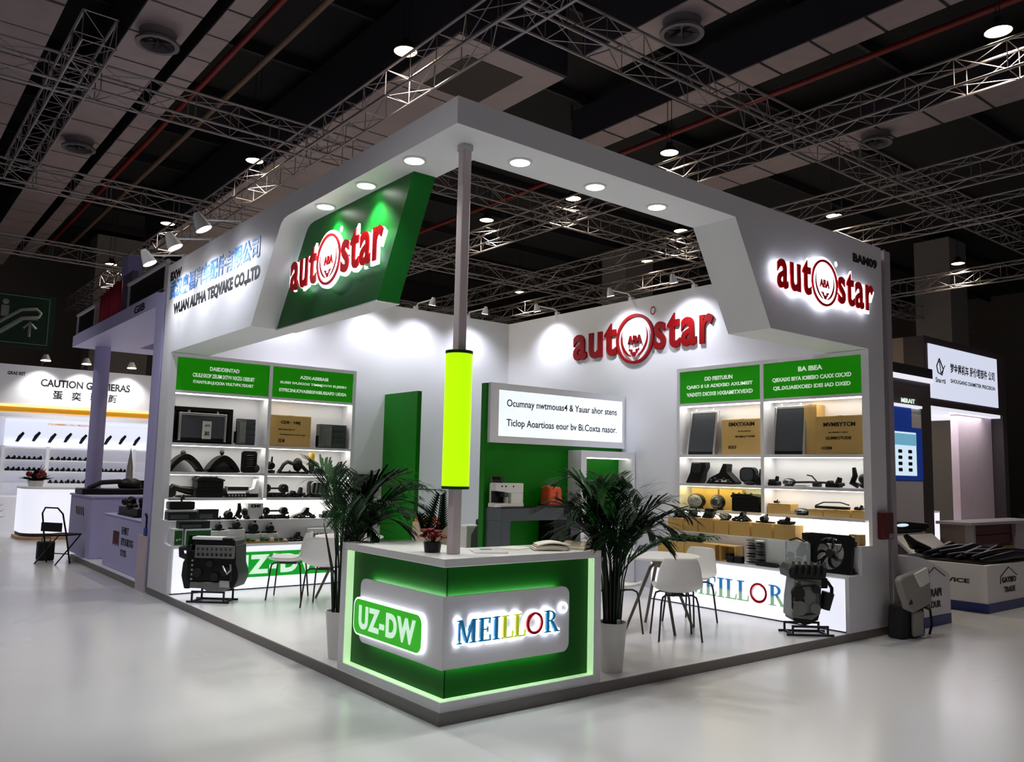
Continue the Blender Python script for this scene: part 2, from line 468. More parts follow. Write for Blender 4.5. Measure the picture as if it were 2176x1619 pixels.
# downlights in the soffit
def downlight(x, y, label):
    t = thing('downlight', label, 'light', (x,y,zs), 0, 'downlights under the booth portal')
    link('trim_ring', MB().lathe([(.095,-.001),(.095,-.012),(.075,-.014),(.075,-.002)], 28), M['spot_body'], t)
    link('lens', MB().lathe([(.0001,-.0105),(.074,-.0105),(.074,-.004)], 28), M['downlight_lens'], t)
    light('downlight_beam', 'SPOT', (x,y,zs-.03), 62, (1,.97,.93), None, t, spot_size=math.radians(110), spot_blend=.6, shadow_soft_size=.05)
for i, (x, y) in enumerate([(.14,.77),(.14,1.52),(.14,2.27)]):
    downlight(x, y, ['round downlight in the left soffit nearest the corner pole','round downlight in the left soffit, middle of its three','round downlight in the left soffit farthest from the corner pole'][i])
for i, (x, y) in enumerate([(.76,.26),(1.56,.27),(2.32,.28)]):
    downlight(x, y, ['round downlight in the right soffit nearest the corner pole','round downlight in the right soffit, middle of its three','round downlight in the right soffit farthest from the corner pole'][i])

# corner pole with glowing sleeve (stands on the counter)
t = thing('lantern_column', 'grey square pole with a glowing lime green cylinder rising from the counter to the soffit', 'light column', (.27,.285,1.03))
link('pole', MB().box(-.035,.035,-.035,.035,0,2.905), M['pole_grey'], t, .006)
link('lamp_sleeve', MB().lathe([(.06,.46),(.095,.46),(.095,1.38),(.06,1.38)], 40), M['lantern'], t)
link('end_cap', MB().lathe([(.036,1.38),(.097,1.38),(.097,1.402),(.036,1.402)], 40), M['green_dark_trim'], t)
link('end_cap', MB().lathe([(.036,.44),(.097,.44),(.097,.46),(.036,.46)], 40), M['green_dark_trim'], t)
link('collar', MB().box(-.042,.042,-.042,.042,2.86,2.905), M['aluminium'], t, .004)

# ------------------------------------------------------------------ reception counter
t = thing('reception_counter', 'white L shaped reception counter with green lit front at the booth corner', 'counter', (.3,.3,H0))
a, E, I, D = .02, 1.43, .6, .055
top = MB().prism([(a,a),(E,a),(E,I),(I,I),(I,E),(a,E)], 'z', .975, 1.03)
link('counter_top', top, M['white_gloss'], t, .004, world=True)
fr = MB()
fr.prism([(a+.07,a+.07),(E,a+.07),(E,I-.02),(I-.02,I-.02),(I-.02,E),(a+.07,E)], 'z', H0, .974)           # core
fr.prism([(a,a),(E,a),(E,a+.07),(a+.07,a+.07),(a+.07,E),(a,E)], 'z', H0, .137)                               # bottom rail
fr.box(1.36,E,a,a+.07,.137,.974); fr.box(a,a+.07,1.345,E,.137,.974)                                         # end stiles
link('carcass', fr, M['white_panel'], t, world=True)
gp = MB(); gp.box(a+.07-.005,1.36,a+.06,a+.071,.137,.974); gp.box(a+.06,a+.071,a+.06,1.345,.137,.974)
link('front_panel', gp, M['counter_green'], t, world=True)
rv = MB(); rv.box(1.352,1.3605,a+.004,a+.06,.138,.973); rv.box(a+.004,a+.06,1.337,1.3455,.138,.973)
rv.prism([(a+.004,a+.004),(1.352,a+.004),(1.352,a+.06),(a+.06,a+.06),(a+.06,1.337),(a+.004,1.337)], 'z', .1365, .141)
link('light_strip', rv, M['reveal_lit'], t, world=True)
# wrap-round grey panel
pn = MB()
pr = [(a+.02,.335),(1.05,.335)]+[(1.05+.06*math.sin(PI/2*i/5), .395-.06*math.cos(PI/2*i/5)) for i in range(1,6)]+[(1.11+.0,.73)]+[(1.05+.06*math.cos(PI/2*i/5), .73+.06*math.sin(PI/2*i/5)) for i in range(1,6)]+[(a+.02,.79)]
pn.prism(pr, 'y', a, a+.02); pn.prism([(a,.335),(a,.79)]+[(p[0],p[1]) for p in pr[::-1] if p[0] > a+.03], 'x', a, a+.02)
wp = link('sign_panel', pn, M['white_panel'], t, world=True)
hs = MB()
for zz in (.352,.773):
    hs.box(.07,1.04,a+.028,a+.034,zz-.004,zz+.004); hs.box(a+.028,a+.034,.07,1.04,zz-.004,zz+.004)
link('led_strip', hs, M['led_halo'], t, world=True)
# UZ-DW plate
pl = MB().prism(rrect(.2,1.14,.392,.66,.07), 'x', a-.034, a-.004)
up = link('logo_plate', pl, M['lit_white'], t, world=True); up['label'] = 'glowing white rimmed plate'
fc = MB().prism(rrect(.213,1.127,.404,.648,.06), 'x', a-.037, a-.034)
link('plate_face', fc, M['uz_face'], up)
tx = text_mb('UZ-DW', (a-.037,1.05,.442), -Y, Z, .77, .165, .004, .04, space=1.18)
link('lettering', tx, M['letter_white_lit'], up, 0, 0)

def serif(ch):
    """unit-height serif capitals as list of (polygon) in (x,z); returns polys, advance"""
    P = []
    def stem(x, w, z0=0, z1=1, s=.09):
        P.append([(x,z0),(x+w,z0),(x+w,z1),(x,z1)])
    def ser(x0, x1, z, h=.05): P.append([(x0,z),(x1,z),(x1,z+h),(x0,z+h)])
    if ch == 'M':
        stem(.08,.07); stem(.78,.17); P.append([(.08,1),(.27,1),(.55,.02),(.47,.02)]); P.append([(.47,.02),(.55,.02),(.88,1),(.78,1)])
        ser(0,.24,0); ser(.66,1.05,0); ser(0,.2,.95); ser(.82,1.05,.95); return P, 1.12
    if ch == 'E':
        stem(.1,.18); ser(0,.66,0,.06); ser(0,.64,.94,.06); ser(.2,.52,.48,.05); P.append([(.6,.0),(.68,.0),(.7,.26),(.65,.26)]); P.append([(.59,.74),(.64,.74),(.66,1),(.58,1)]); P.append([(.48,.38),(.53,.38),(.53,.62),(.48,.62)]); return P, .78
    if ch == 'I':
        stem(.12,.18); ser(0,.42,0); ser(0,.42,.95); return P, .5
    if ch == 'L':
        stem(.1,.18); ser(0,.42,.95); ser(0,.64,0,.06); P.append([(.58,0),(.66,0),(.69,.3),(.64,.3)]); return P, .72
    if ch == 'R':
        stem(.1,.18); ser(0,.4,0); ser(0,.3,.95)
        n = 12; o = [(.3+.36*math.cos(a_), .75+.25*math.sin(a_)) for a_ in [PI/2-PI*i/n for i in range(n+1)]]
        i_ = [(.3+.2*math.cos(a_), .75+.19*math.sin(a_)) for a_ in [PI/2-PI*i/n for i in range(n+1)]]
        for k in range(n): P.append([o[k],o[k+1],i_[k+1],i_[k]])
        P.append([(.2,.94),(.3,.94),(.3,1),(.2,1)]); P.append([(.2,.5),(.3,.5),(.3,.56),(.2,.56)])
        P.append([(.34,.53),(.5,.53),(.88,.0),(.68,.0)]); ser(.62,.95,0,.04); return P, .95
    if ch == 'O':
        n = 36
        for dx, dz, ri, ro in ((0,0,.4,.5),(.05,-.03,.33,.42)):
            for k in range(n):
                a0, a1 = 2*PI*k/n, 2*PI*(k+1)/n
                f = lambda r, a_: (.52+dx+r*math.cos(a_)*.98, .5+dz+r*math.sin(a_))
                e = 0 if dx == 0 else .09*(math.cos(a0-2.3)+1)/2
                P.append([f(ro-e*.2,a0),f(ro-e*.2,a1),f(ri+e,a1),f(ri+e,a0)])
        return P, 1.12
def meillor(parent, origin, right, up, height, width, depth, mats, lit, world=True):
    word = 'MEILLOR'; adv = [serif(c)[1] for c in word]; sx = width/sum(adv); o = Vector(origin); n = right.cross(up); x = 0; back = MB()
    for c, m, av in zip(word, mats, adv):
        mb = MB()
        for p in serif(c)[0]:
            k = len(p)
            ar = sum(p[i][0]*p[(i+1)%k][1]-p[(i+1)%k][0]*p[i][1] for i in range(k))
            if ar < 0: p = p[::-1]
            F = [o+right*(x+q[0])*sx+up*q[1]*height+n*depth for q in p]; B = [f-n*depth*.7 for f in F]
            mb.add(F+B, [tuple(range(k))]+[(i,k+i,k+(i+1)%k,(i+1)%k) for i in range(k)])
            if lit:
                cx = sum(q[0] for q in p)/k; cz = sum(q[1] for q in p)/k; g = .075
                Q = []
                for q in p:
                    dx, dz = q[0]-cx, q[1]-cz; Q.append((q[0]+g*(1 if dx > 0 else -1), q[1]+g*(1 if dz > 0 else -1)))
                F = [o+right*(x+q[0])*sx+up*q[1]*height+n*depth*.55 for q in Q]; B = [f-n*depth*.45 for f in F]
                back.add(F+B, [tuple(range(k))]+[(i,k+i,k+(i+1)%k,(i+1)%k) for i in range(k)])
        link('letter', mb, m, parent, 0, 0, world)
        x += av
    if lit: return link('halo_backing', back, M['halo_white'], parent, 0, 0, world)
sg = thing('logo_lettering', 'halo lit blue lime and red serif lettering on the grey counter panel', 'sign', (.55,a,.5))
B_, LM, RD = M['letter_blue'], M['letter_lime'], M['letter_red']
meillor(sg, (.115,a,.49), X, Z, .15, .88, .035, [B_,B_,B_,LM,LM,RD,B_], True)
mb = MB().lathe([(.0001,-.02),(.04,-.02),(.04,0)], 24, (1.04,a,.645), 'y'); link('registered_mark', mb, M['halo_white'], sg, world=True)
mb = text_mb('®', (1.022,a-.021,.63), X, Z, None, .032, .003); link('mark_symbol', mb, M['letter_black'], sg, 0, 0, True)

# things on the counter
t = thing('flower_arrangement', 'red flowers and a tall palm leaf in a black pot on the counter', 'flowers', (.2,.44,1.03))
link('flower_pot', MB().lathe([(.0001,0),(.055,0),(.065,.07),(.055,.07),(.05,.05),(.0001,.05)], 16), M['black_plastic'], t)
for k in range(14):
    a_ = k*2.4; r_ = .02+.075*random.random(); z_ = .1+.12*random.random()
    m = MB(); c = (r_*math.cos(a_), r_*math.sin(a_), z_)
    for q in range(6):
        b_ = q*PI/3; m.ell((c[0]+.016*math.cos(b_), c[1]+.016*math.sin(b_), c[2]+.004*(q%2)), .017,.013,.01,8,5)
    m.ell((c[0],c[1],c[2]+.008), .01,.01,.01,8,5); m.tube([(0,0,.05),c],.003,5)
    link('flower', m, M['red_flower'], t)
def leaf_fan(n, L, spread, M_, z0, lean):
    m = MB(); right = Vector((.74,-.67,0))
    base = Vector((0,0,z0)); tip = base+Vector((0,0,L))+right*lean
    m.tube([base, (base+tip)/2+right*.01, tip], .004, 5)
    for i in range(n):
        u = .15+.85*i/n; p = base.lerp(tip,u)
        for s in (-1,1):
            ln = spread*(1.05-.75*u); d = (right*s*.75+Vector((0,0,.66))).normalized(); nrm = Vector((.67,.74,0))
            q = p+d*ln; w_ = d.cross(nrm)*.009; m.add([p, p+d*ln*.4+w_, q, p+d*ln*.4-w_], [(0,1,2,3)])
    return m
link('palm_leaf', leaf_fan(16,.34,.17,None,.06,.05), M['leaf_dark'], t, 0, 0)
link('palm_leaf', leaf_fan(10,.2,.12,None,.06,-.1), M['leaf_dark'], t, 0, 0)

t = thing('brochure_stand', 'thin flat white tablet with a green mark lying on the counter behind the pole', 'tablet', (.58,.3,1.03), math.radians(-25))
link('tablet_body', MB().prism(rrect(-.12,.12,-.15,.13,.03), 'z', 0, .012), M['white_gloss'], t, .003)
link('green_mark', MB().box(-.05,.03,.02,.06,.012,.0135), M['carton_green'], t)
def booklet(x, y, rz, w_, d_, n, label, wave):
    t = thing('magazine_stack', label, 'magazines', (x,y,1.03), rz)
    for k in range(n):
        m = MB(); N = 10; vs = []
        for i in range(N+1):
            u = i/N; zc = wave*math.sin(PI*u)*(1 if k == n-1 else .4)+.011*k
            for yy in (-d_/2, d_/2):
                vs += [((u-.5)*w_+.01*k, yy, zc), ((u-.5)*w_+.01*k, yy, zc+.01)]
        fs = []
        for i in range(N):
            b0 = 4*i; b1 = 4*(i+1)
            fs += [(b0+1,b1+1,b1+3,b0+3),(b0,b0+2,b1+2,b1),(b0,b1,b1+1,b0+1),(b0+2,b0+3,b1+3,b1+2)]
        fs += [(0,1,3,2),(4*N,4*N+2,4*N+3,4*N+1)]
        m.add(vs, fs); link('magazine', m, M['paper'] if k % 2 else M['paper_old'], t)
booklet(1.07,.22,math.radians(-30),.24,.2,4,'spread open magazines lying near the middle of the counter right wing',.02)
booklet(1.31,.17,math.radians(25),.14,.18,3,'small crumpled pile of papers at the counter right end',.028)
link_ = link('paper_sheet', MB().box(-.12,.12,-.09,.09,0,.004), M['paper']); link_.location = (.93,.43,1.03); link_.rotation_euler = (0,0,.4)
tag(link_, 'flat white sheet of paper behind the open magazines on the counter', 'paper')
# ------------------------------------------------------------------ display shelf units (local: X right as seen, Y into the wall, Z up from platform)
def shelf_unit(name, label, loc, rz, W, heads, led, base_left, D1=.215, D2=.435, Dw=.335):
    t = thing(name, label, 'shelf', loc, rz)
    h = -H0
    yf = D2
    fr = MB()
    sw = .045
    for x in (0, W/2-.022, W-sw): fr.box(x, x+sw, yf, yf+Dw, 1.175+h, 2.93+h)
    fr.box(0,W,yf,yf+Dw,2.93+h,2.975+h)
    fr.box(0,W,yf+Dw-.015,yf+Dw,.6+h,2.93+h)
    link('frame', fr, M['white_panel'], t)
    bays = [(sw, W/2-.022), (W/2-.022+sw, W-sw)]
    for b, (x0, x1) in enumerate(bays):
        for zz in (2.482, 1.83, 1.468, 1.15):
            link('shelf_board', MB().box(x0,x1,yf+.004,yf+Dw-.016,zz+h,zz+.034+h), M['white_panel'], t)
        for zz in (2.482, 1.83, 1.468):
            link('led_strip', MB().box(x0+.01,x1-.01,yf+.02,yf+.13,zz-.006+h,zz-.001+h), led[b] if zz < 1.5 else led[2], t)
        hp = link('header_panel', MB().box(x0+.002,x1-.002,yf+.012,yf+.05,2.518+h,2.928+h), M['green_header'], t, .002)
        for s, dv, wd, hh in heads[b]:
            link('lettering', text_mb(s, ((x0+x1)/2, yf+.012, 2.52+dv+h), X, Z, wd, hh, .003, .03, 'C'), M['letter_white'], hp, 0, 0)
    # stepped tiers with rounded nosing
    st = MB()
    st.box(0,W,D1,yf+Dw-.016,.632+h,.917+h)
    link('tier', st, M['white_panel'], t, .004)
    st = MB().box(0,W,.012,yf+Dw-.016,0,.632+h); link('tier', st, M['white_panel'], t, .004)
    link('tier_led', MB().box(.06,W-.06,D2+.04,D2+.2,1.14+h,1.149+h), led[2], t)
    link('light_box', MB().box(.02 if base_left else .0, W-.01, 0, .011, .012, .6+h), M['lit_base'], t)
    link('skirting', MB().box(0,W,-.004,.011,0,.011), M['steel_dark'], t)
    return t
HL = [[('DAIIDDENTAD',.27,.38,.05),('CSULE·IXOP ZEUIM IXTVV NXZG OEEUIIT',.175,.8,.052),('ITAIAITIUIN.JUQOIA VIULTVPX.TEXXET',.085,.78,.05)],
      [('AZIX·AIIIIIIAIII',.27,.42,.045),('SUSEI IVUXXXI TIMMJXVVI IS.JIEIIN',.18,.98,.042),('STPECINUOVAIIIIIEIFAIIIUSSAPD UEXIA',.08,1.0,.045)]]
HR = [[('DD FIEITUIUN',.27,.42,.05),('QAIIO II UI ADEXBD AXUMEIT',.175,1.0,.05),('VAIXITI DIOXII HXIIAMITXVEXD',.08,1.0,.05)],
      [('BA IBEA',.285,.3,.055),('QBXAIXI BIYA IOBEIIO CAXX OX.XD',.175,.98,.055),('QIL.IXUAIEXOED IDEI IAD DXED',.08,.96,.052)]]
LC, LW = M['led_shelf'], M['led_shelf_warm']
SL = shelf_unit('display_shelf', 'white lit display shelf with green headers above the green base graphic', (.04,5.715,H0), 0, 2.53, HL, (LC,LC,LC), True)
SR = shelf_unit('display_shelf', 'white lit display shelf with green headers, serif logo lettering on its base', (4.86,2.61,H0), -PI/2, 2.57, HR, (LW,LC,LC), False, .257, .484, .25)
# base graphics
t = thing('base_graphic', 'green graphic with white block letters on the lit base of the left shelf', 'sign', (1.3,5.71,.2))
link('graphic_panel', MB().box(.55,2.1,5.708,5.7135,.225,.535), M['green_base'], t, world=True)
q = text_mb('UZ-DW', (.74,5.708,.262), X, Z, 1.26, .235, .004, .045, space=1.2); link('lettering', q, M['letter_white_lit'], t, 0, 0, True)
t = thing('base_lettering', 'blue green and red serif lettering on the lit base of the right shelf', 'sign', (4.86,1.3,.2))
G_ = M['letter_blue_green']
meillor(t, (4.859,2.02,.235), -Y, Z, .215, 1.31, .006, [G_,G_,G_,G_,G_,M['letter_red'],G_], False)
mb = MB(); q = 20; vs = []
for k in range(q):
    for rr in (.036,.028): vs.append((4.853,.665+rr*math.cos(2*PI*k/q),.455+rr*math.sin(2*PI*k/q)))
mb.add(vs, [(2*k,2*k+1,2*((k+1)%q)+1,2*((k+1)%q)) for k in range(q)]); link('registered_mark', mb, M['steel_dark'], t, 0, 0, True)

# ------------------------------------------------------------------ goods: builders in local frame, X right, Y away, Z up, origin = base centre front
BK, RB, CG, DC, SV = 'black_plastic', 'black_rubber', 'grey_cast', 'dark_cast', 'silver'
def b_carton(w, d, h, text=None, white=False):
    body = MB().box(-w/2,w/2,0,d,0,h)
    ps = [('box_body', body, 'carton_white' if white else 'carton', .004)]
    tp = MB().box(-.025,.025,-.0015,d*.98,h,h+.0015); tp.box(-.025,.025,-.0015,0,h*.82,h+.001)
    if not white: ps.append(('tape', tp, 'carton_tape', 0))
    fl = MB().box(-w/2+.004,w/2-.004,-.001,.001,h*.93,h*.935); ps.append(('flap_seam', fl, 'carton_side', 0))
    if text:
        for s, u, v, ww, hh in text:
            ps.append(('print', text_mb(s, (u*w,-.001,v*h), X, Z, ww*w, hh*h, .002, .03, 'C'), 'print_ink', -1))
    return ps
def b_green_box(w, d, h):
    body = MB().box(-w/2,w/2,0,d,0,h)
    f = MB().box(-w/2+.012,w/2-.008,-.002,0,.012,h-.02)
    ps = [('box_body', body, 'carton_white', .003), ('printed_face', f, 'carton_green', 0)]
    mb = MB().prism(rrect(-w*.22,-w*.02,h*.3,h*.4,h*.03),'y',-.004,-.002); mb.prism(rrect(w*.04,w*.3,h*.36,h*.42,h*.02),'y',-.004,-.002)
    ps.append(('printed_mark', mb, 'carton_white', 0)); return ps
def b_open_carton(w, d, h):
    m = MB(); th = .012
    m.box(-w/2,w/2,0,d,0,th); m.box(-w/2,w/2,0,d,h-th,h); m.box(-w/2,-w/2+th,0,d,th,h-th); m.box(w/2-th,w/2,0,d,th,h-th); m.box(-w/2,w/2,d-th,d,th,h-th)
    f = MB().add([(-w/2,0,h),(-w/2-.02,-.05,h*.95),(-w/2-.02,-.05,h*.1),(-w/2,0,.01)],[(0,1,2,3),(3,2,1,0)])
    s = MB().cone((0,d*.4,th),(0,d*.4,h*.5),w*.25,w*.25,16)
    return [('box_body', m, 'carton', 0), ('flap', f, 'carton_side', 0), ('filter', s, BK, 0)]
def tilt(ps, ang, piv=(0,0,0)):
    T = Matrix.Translation(piv) @ Matrix.Rotation(ang,4,'X') @ Matrix.Translation([-p for p in piv])
    for p in ps: p[1].xf(T)
    return ps
def b_radiator(w, d, h, lean=0., frame='silver', tag_=False):
    th = .045; ps = []
    ps.append(('core', MB().box(-w/2+.03,w/2-.03,.008,th-.008,.04,h-.03), 'grey_core', 0))
    for x in (-w/2, w/2-.03): ps.append(('end_tank', MB().box(x,x+.03,0,th,.0,h), frame, .006))
    b = MB(); b.box(-w/2+.03,w/2-.03,.002,th-.002,.0,.04); ps.append(('bottom_rail', b, BK, .004))
    b = MB(); b.box(-w/2+.03,w/2-.03,.002,th-.002,h-.03,h); ps.append(('top_rail', b, frame, .004))
    c = MB(); c.cone((w*.3,.02,h),(w*.3,.02,h+.03),.012,.012,10); c.cone((-w*.3,.02,h),(-w*.3,.02,h+.03),.016,.016,10)
    ps.append(('pipe_stub', c, SV, 0))
    if tag_:
        p = MB().box(-.01,w*.17,-.004,.006,.03,h*.72); ps.append(('paper_label', p, 'paper', 0))
        q = text_mb('KATII', (.02,-.0045,h*.52), X, Z, w*.1, h*.08, .001, .03); q2 = text_mb('2340·UX', (.02,-.0045,h*.2), X, Z, w*.1, h*.16, .001, .05)
        q.add(q2.v, q2.f); ps.append(('print', q, 'print_ink', -1))
    return tilt(ps, -lean)
def b_radiator_pack(w, d, h):
    ps = []
    o = MB(); th = .12
    o.box(-w/2,-w/2+.045,0,th,0,h); o.box(w/2-.06,w/2,0,th,0,h*.93); o.box(-w/2,w/2,0,th,h-.05,h); o.box(-w/2,w/2,0,th,0,.03); o.box(-w/2,w/2,th-.02,th,.03,h-.05)
    ps.append(('cooling_frame', o, BK, .006))
    r = b_radiator(w*.78, d, h*.78, 0, 'silver', True)
    T = Matrix.Translation((-.01,-.055,.025))
    for p in r: p[1].xf(T)
    return ps + r
def b_ac_core(w, d, h):
    m = MB().box(-w/2,w/2,.02,d*.6,.0,h)
    s = MB()
    for k in range(4): s.box(w*.02,w/2-.005,.008,.02,h*(.12+.22*k),h*(.22+.22*k))
    g = MB().box(-w/2-.01,-w*.06,.0,.02,.01,h-.02); v = MB()
    for k in range(6): v.tube([(-w*.4+k*w*.055,-.006,h*.1),(-w*.4+k*w*.055,-.006,h*.88)],.006,6)
    c = MB().cone((-w/2-.02,.03,.02),(-w/2-.02,.03,h*.5),.022,.022,12)
    return [('housing', m, 'grey_core', .006), ('fin_pack', s, 'lens_dark', .002), ('side_plate', g, 'grey_cast', .004), ('pipe', v, SV, 0), ('drier_bottle', c, BK, 0)]
def arch_poly(w, h, th, peak=.5, n=18, skew=0.):
    o = []; i_ = []
    for k in range(n+1):
        u = k/n; x = (u-.5)*w; b = math.sin(PI*u)**.75
        z = h*b*(1-.25*abs(u-peak)); o.append((x+skew*w*b, z+.01)); i_.append(((u-.5)*(w-2*th)+skew*w*b*.9, max(0,z-th*(1.1+b))))
    return o + i_[::-1]
def b_liner(w, d, h, skew=0.):
    m = MB().prism(arch_poly(w,h*.8,.03,.45,18,skew),'y',.0,d)
    k = MB().ell((-.06*w+skew*w,d*.4,h*.86),.035,.04,h*.14,10,8)
    r = MB()
    for q in range(7): u = .12+.12*q; r.tube([((u-.5)*w+skew*w*math.sin(PI*u),-.003,h*.66*math.sin(PI*u)**.75),((u-.5)*w+skew*w*math.sin(PI*u),-.006,h*.66*math.sin(PI*u)**.75+.02)],.006,5)
    return [('liner', m, BK, .003), ('bracket', k, RB, 0), ('rivet', r, DC, 0)]
def b_arch(w, d, h):
    m = MB().prism(arch_poly(w,h*.72,.035,.5),'y',0,d)
    b = MB().box(-w/2,w*.38,.0,d,.0,h*.14); g = MB().prism(arch_poly(w*.72,h*.5,.5*h,.5),'y',d*.4,d*.5)
    k = MB().ell((-.02*w,d*.5,h*.88),.03,.03,h*.13,10,8)
    return [('arch', m, BK, .003), ('base_bar', b, BK, .004), ('shield', g, 'grey_core', 0), ('spout', k, 'dark_cast', 0)]
def b_grille(w, d, h):
    o = rrect(-w/2,w*.3,0,h,.04); m = MB().prism(o,'y',.02,.05)
    s = MB()
    for k in range(3): s.prism(rrect(-w*.3,w*.14,h*(.3+.2*k),h*(.4+.2*k),.02),'y',.012,.022)
    c = MB().ell((w*.3,.06,h*.2),w*.2,.06,h*.2,14,10)
    return [('housing', m, BK, .004), ('chrome_slat', s, SV, .002), ('motor', c, RB, 0)]
def b_pump(w, d, h):
    r = min(w,h)*.42
    m = MB().lathe([(.001,.02),(r*.6,.02),(r,.05),(r,d*.55),(r*.7,d*.7),(.001,d*.7)],18,(0,0,h*.45),'y')
    p = MB().lathe([(.001,0),(r*.75,0),(r*.75,.02),(.001,.02)],18,(0,0,h*.45),'y')
    f = MB().box(-w*.5,w*.5,.05,.09,0,h*.18); s = MB().cone((r*.3,.07,h*.5),(r*.5,.08,h),r*.3,r*.2,10)
    return [('housing', m, DC, 0), ('pulley', p, BK, 0), ('mounting_foot', f, DC, .003), ('outlet', s, BK, 0)]
def b_hose(w, d, h, bulb=True):
    pts = [(-w/2,.05,h*.15),(-w*.36,.06,h*.55),(-w*.2,.08,h*.72),(0,.1,h*.6),(w*.15,.1,h*.66),(w*.3,.08,h*.5),(w/2,.06,h*.12)]
    P = []
    for i in range(len(pts)-1):
        for k in range(4):
            u = k/4; P.append(tuple(Vector(pts[i]).lerp(Vector(pts[i+1]),u)))
    P.append(pts[-1])
    m = MB().tube(P, .024, 10)
    ps = [('hose', m, RB, 0)]
    for q in (pts[0],pts[-1]): ps.append(('connector', MB().ell(q,.03,.03,.03,10,6), BK, 0))
    if bulb: ps.append(('resonator', MB().ell((w*.18,.1,h*.55),w*.17,.06,h*.42,16,10), BK, 0))
    ps.append(('tray_base', MB().box(-w/2,w/2,.02,d*.8,0,h*.12), BK, .003))
    return ps
def b_bottle(w, d, h):
    m = MB().lathe([(.001,0),(w*.25,0),(w*.5,h*.3),(w*.5,h*.6),(.001,h*.6)],14,(0,.06,0)); c = MB().lathe([(w*.34,h*.6),(w*.5,h*.72),(w*.55,h),(.001,h)],14,(0,.06,0))
    return [('bottle_body', m, 'dark_cast', 0), ('cap', c, 'yellow_cap', 0)]
def b_small(w, d, h, seed=0):
    r = random.Random(seed); m = MB(); g = MB()
    m.box(-w/2,w*(.1+.2*r.random()),.01,d*.7,0,h*(.3+.2*r.random()))
    x = w*(r.random()*.5-.25)
    m.cone((x,d*.3,h*.3),(x+w*.1,d*.35,h),w*.18,w*.12,10)
    g.cone((w*.2,.02,h*.25),(w*.45,.05,h*.35),h*.22,h*.16,10)
    k = MB().cone((-w*.3,.0,h*.5),(-w*.3,d*.5,h*.5),h*.16,h*.2,10)
    return [('casting', m, BK, .004), ('connector', g, DC if seed % 2 else RB, 0), ('connector', k, DC if seed % 2 else RB, 0)]
def b_airbox(w, d, h):
    m = MB().box(-w/2,w*.42,.01,d,0,h*.78)
    l = MB().prism([(-w/2-.01,h*.78),(w*.46,h*.78),(w*.46,h*.86),(w*.1,h),(-w*.4,h),(-w/2-.01,h*.9)],'y',0,d)
    r = MB()
    for k in range(3): r.box(-w/2+.01,w*.4,.002,.012,h*(.2+.18*k),h*(.22+.18*k))
    i_ = MB().cone((w*.4,d*.4,h*.3),(w*.6,d*.4,h*.22),h*.2,h*.16,14); k_ = MB()
    for q in range(4): k_.ell((-w*.45+q*w*.2,.02,h*.98),.02,.02,.02,8,6)
    return [('lower_shell', m, BK, .008), ('lid', l, BK, .006), ('rib', r, 'dark_cast', 0), ('inlet', i_, RB, 0), ('clip', k_, RB, 0)]
def b_duct(w, d, h):
    P = [(-w/2+.03,.08,h*.35),(-w*.25,.08,h*.75),(0,.09,h*.6),(w*.3,.1,h*.5),(w/2,.1,h*.45)]
    m = MB().tube(P,[h*.28,h*.26,h*.22,h*.3,h*.3],12)
    k = MB().lathe([(.001,0),(h*.36,0),(h*.36,.04),(h*.2,.05),(.001,.05)],14,(-w/2+.05,.02,h*.36),'y')
    f = MB().box(-w*.1,w/2,.04,.16,0,h*.14)
    return [('air_duct', m, BK, 0), ('flange', k, RB, 0), ('foot', f, DC, .003)]
def b_bracket(w, d, h, m0='carton_white', m1='dark_cast'):
    b = MB().box(-w/2,w/2,.02,d*.8,0,h*.2); p = MB().box(-w/2,w*.2,.015,.12,h*.3,h*.62); s = MB().prism([(w*.2,h*.2),(w*.5,h*.2),(w*.5,h),(w*.42,h),(w*.36,h*.5),(w*.2,h*.4)],'y',.02,.14)
    g = MB().box(-w*.48,w*.16,.012,.015,h*.38,h*.56); c = MB()
    for k in range(6): c.box(-w*.45+k*w*.1,-w*.4+k*w*.1,.01,.014,h*.06,h*.16)
    return [('tray_base', b, BK, .004), ('panel', p, m0, .004), ('arm', s, m0, .004), ('window', g, m1, 0), ('terminal', c, SV, 0)]
def b_rod(w, d, h, tall=True):
    m = MB().cone((-w*.42,.07,h*.62),(w*.3,.07,h*.62),.013,.013,10)
    e = MB()
    for x, r in ((-w*.42,h*.3),(w*.3,h*.3)): e.lathe([(r*.45,.03),(r,.03),(r,.11),(r*.45,.11)],16,(x,0,h*.62),'y')
    b = MB().box(-w/2,w/2,.02,d*.8,0,h*.2); s = MB().tube([(w*.3,.07,h*.6),(w*.4,.06,h*.4),(w*.5,.06,h*.45)],.016,8)
    q = MB().box(-w*.46,w*.36,.03,.1,h*.2,h*.32)
    return [('rod', m, BK, 0), ('bushing', e, RB, 0), ('tray_base', b, BK, .003), ('end_link', s, DC, 0), ('pad', q, 'dark_cast', .003)]
def b_lamp(w, d, h, dark=False):
    m = MB().ell((0,d*.45,h*.5),w*.5,d*.42,h*.5,18,12); l = MB().ell((0,d*.3,h*.5),w*.42,d*.32,h*.42,18,12)
    r = MB().ell((w*.08,d*.06,h*.55),w*.2,d*.06,h*.24,14,8)
    b = MB().box(-w*.3,w*.3,d*.2,d*.7,0,h*.1)
    return [('housing', m, BK, 0), ('lens', l, 'lens_dark' if dark else 'glass_lens', 0), ('reflector', r, SV, 0), ('foot', b, BK, .003)]
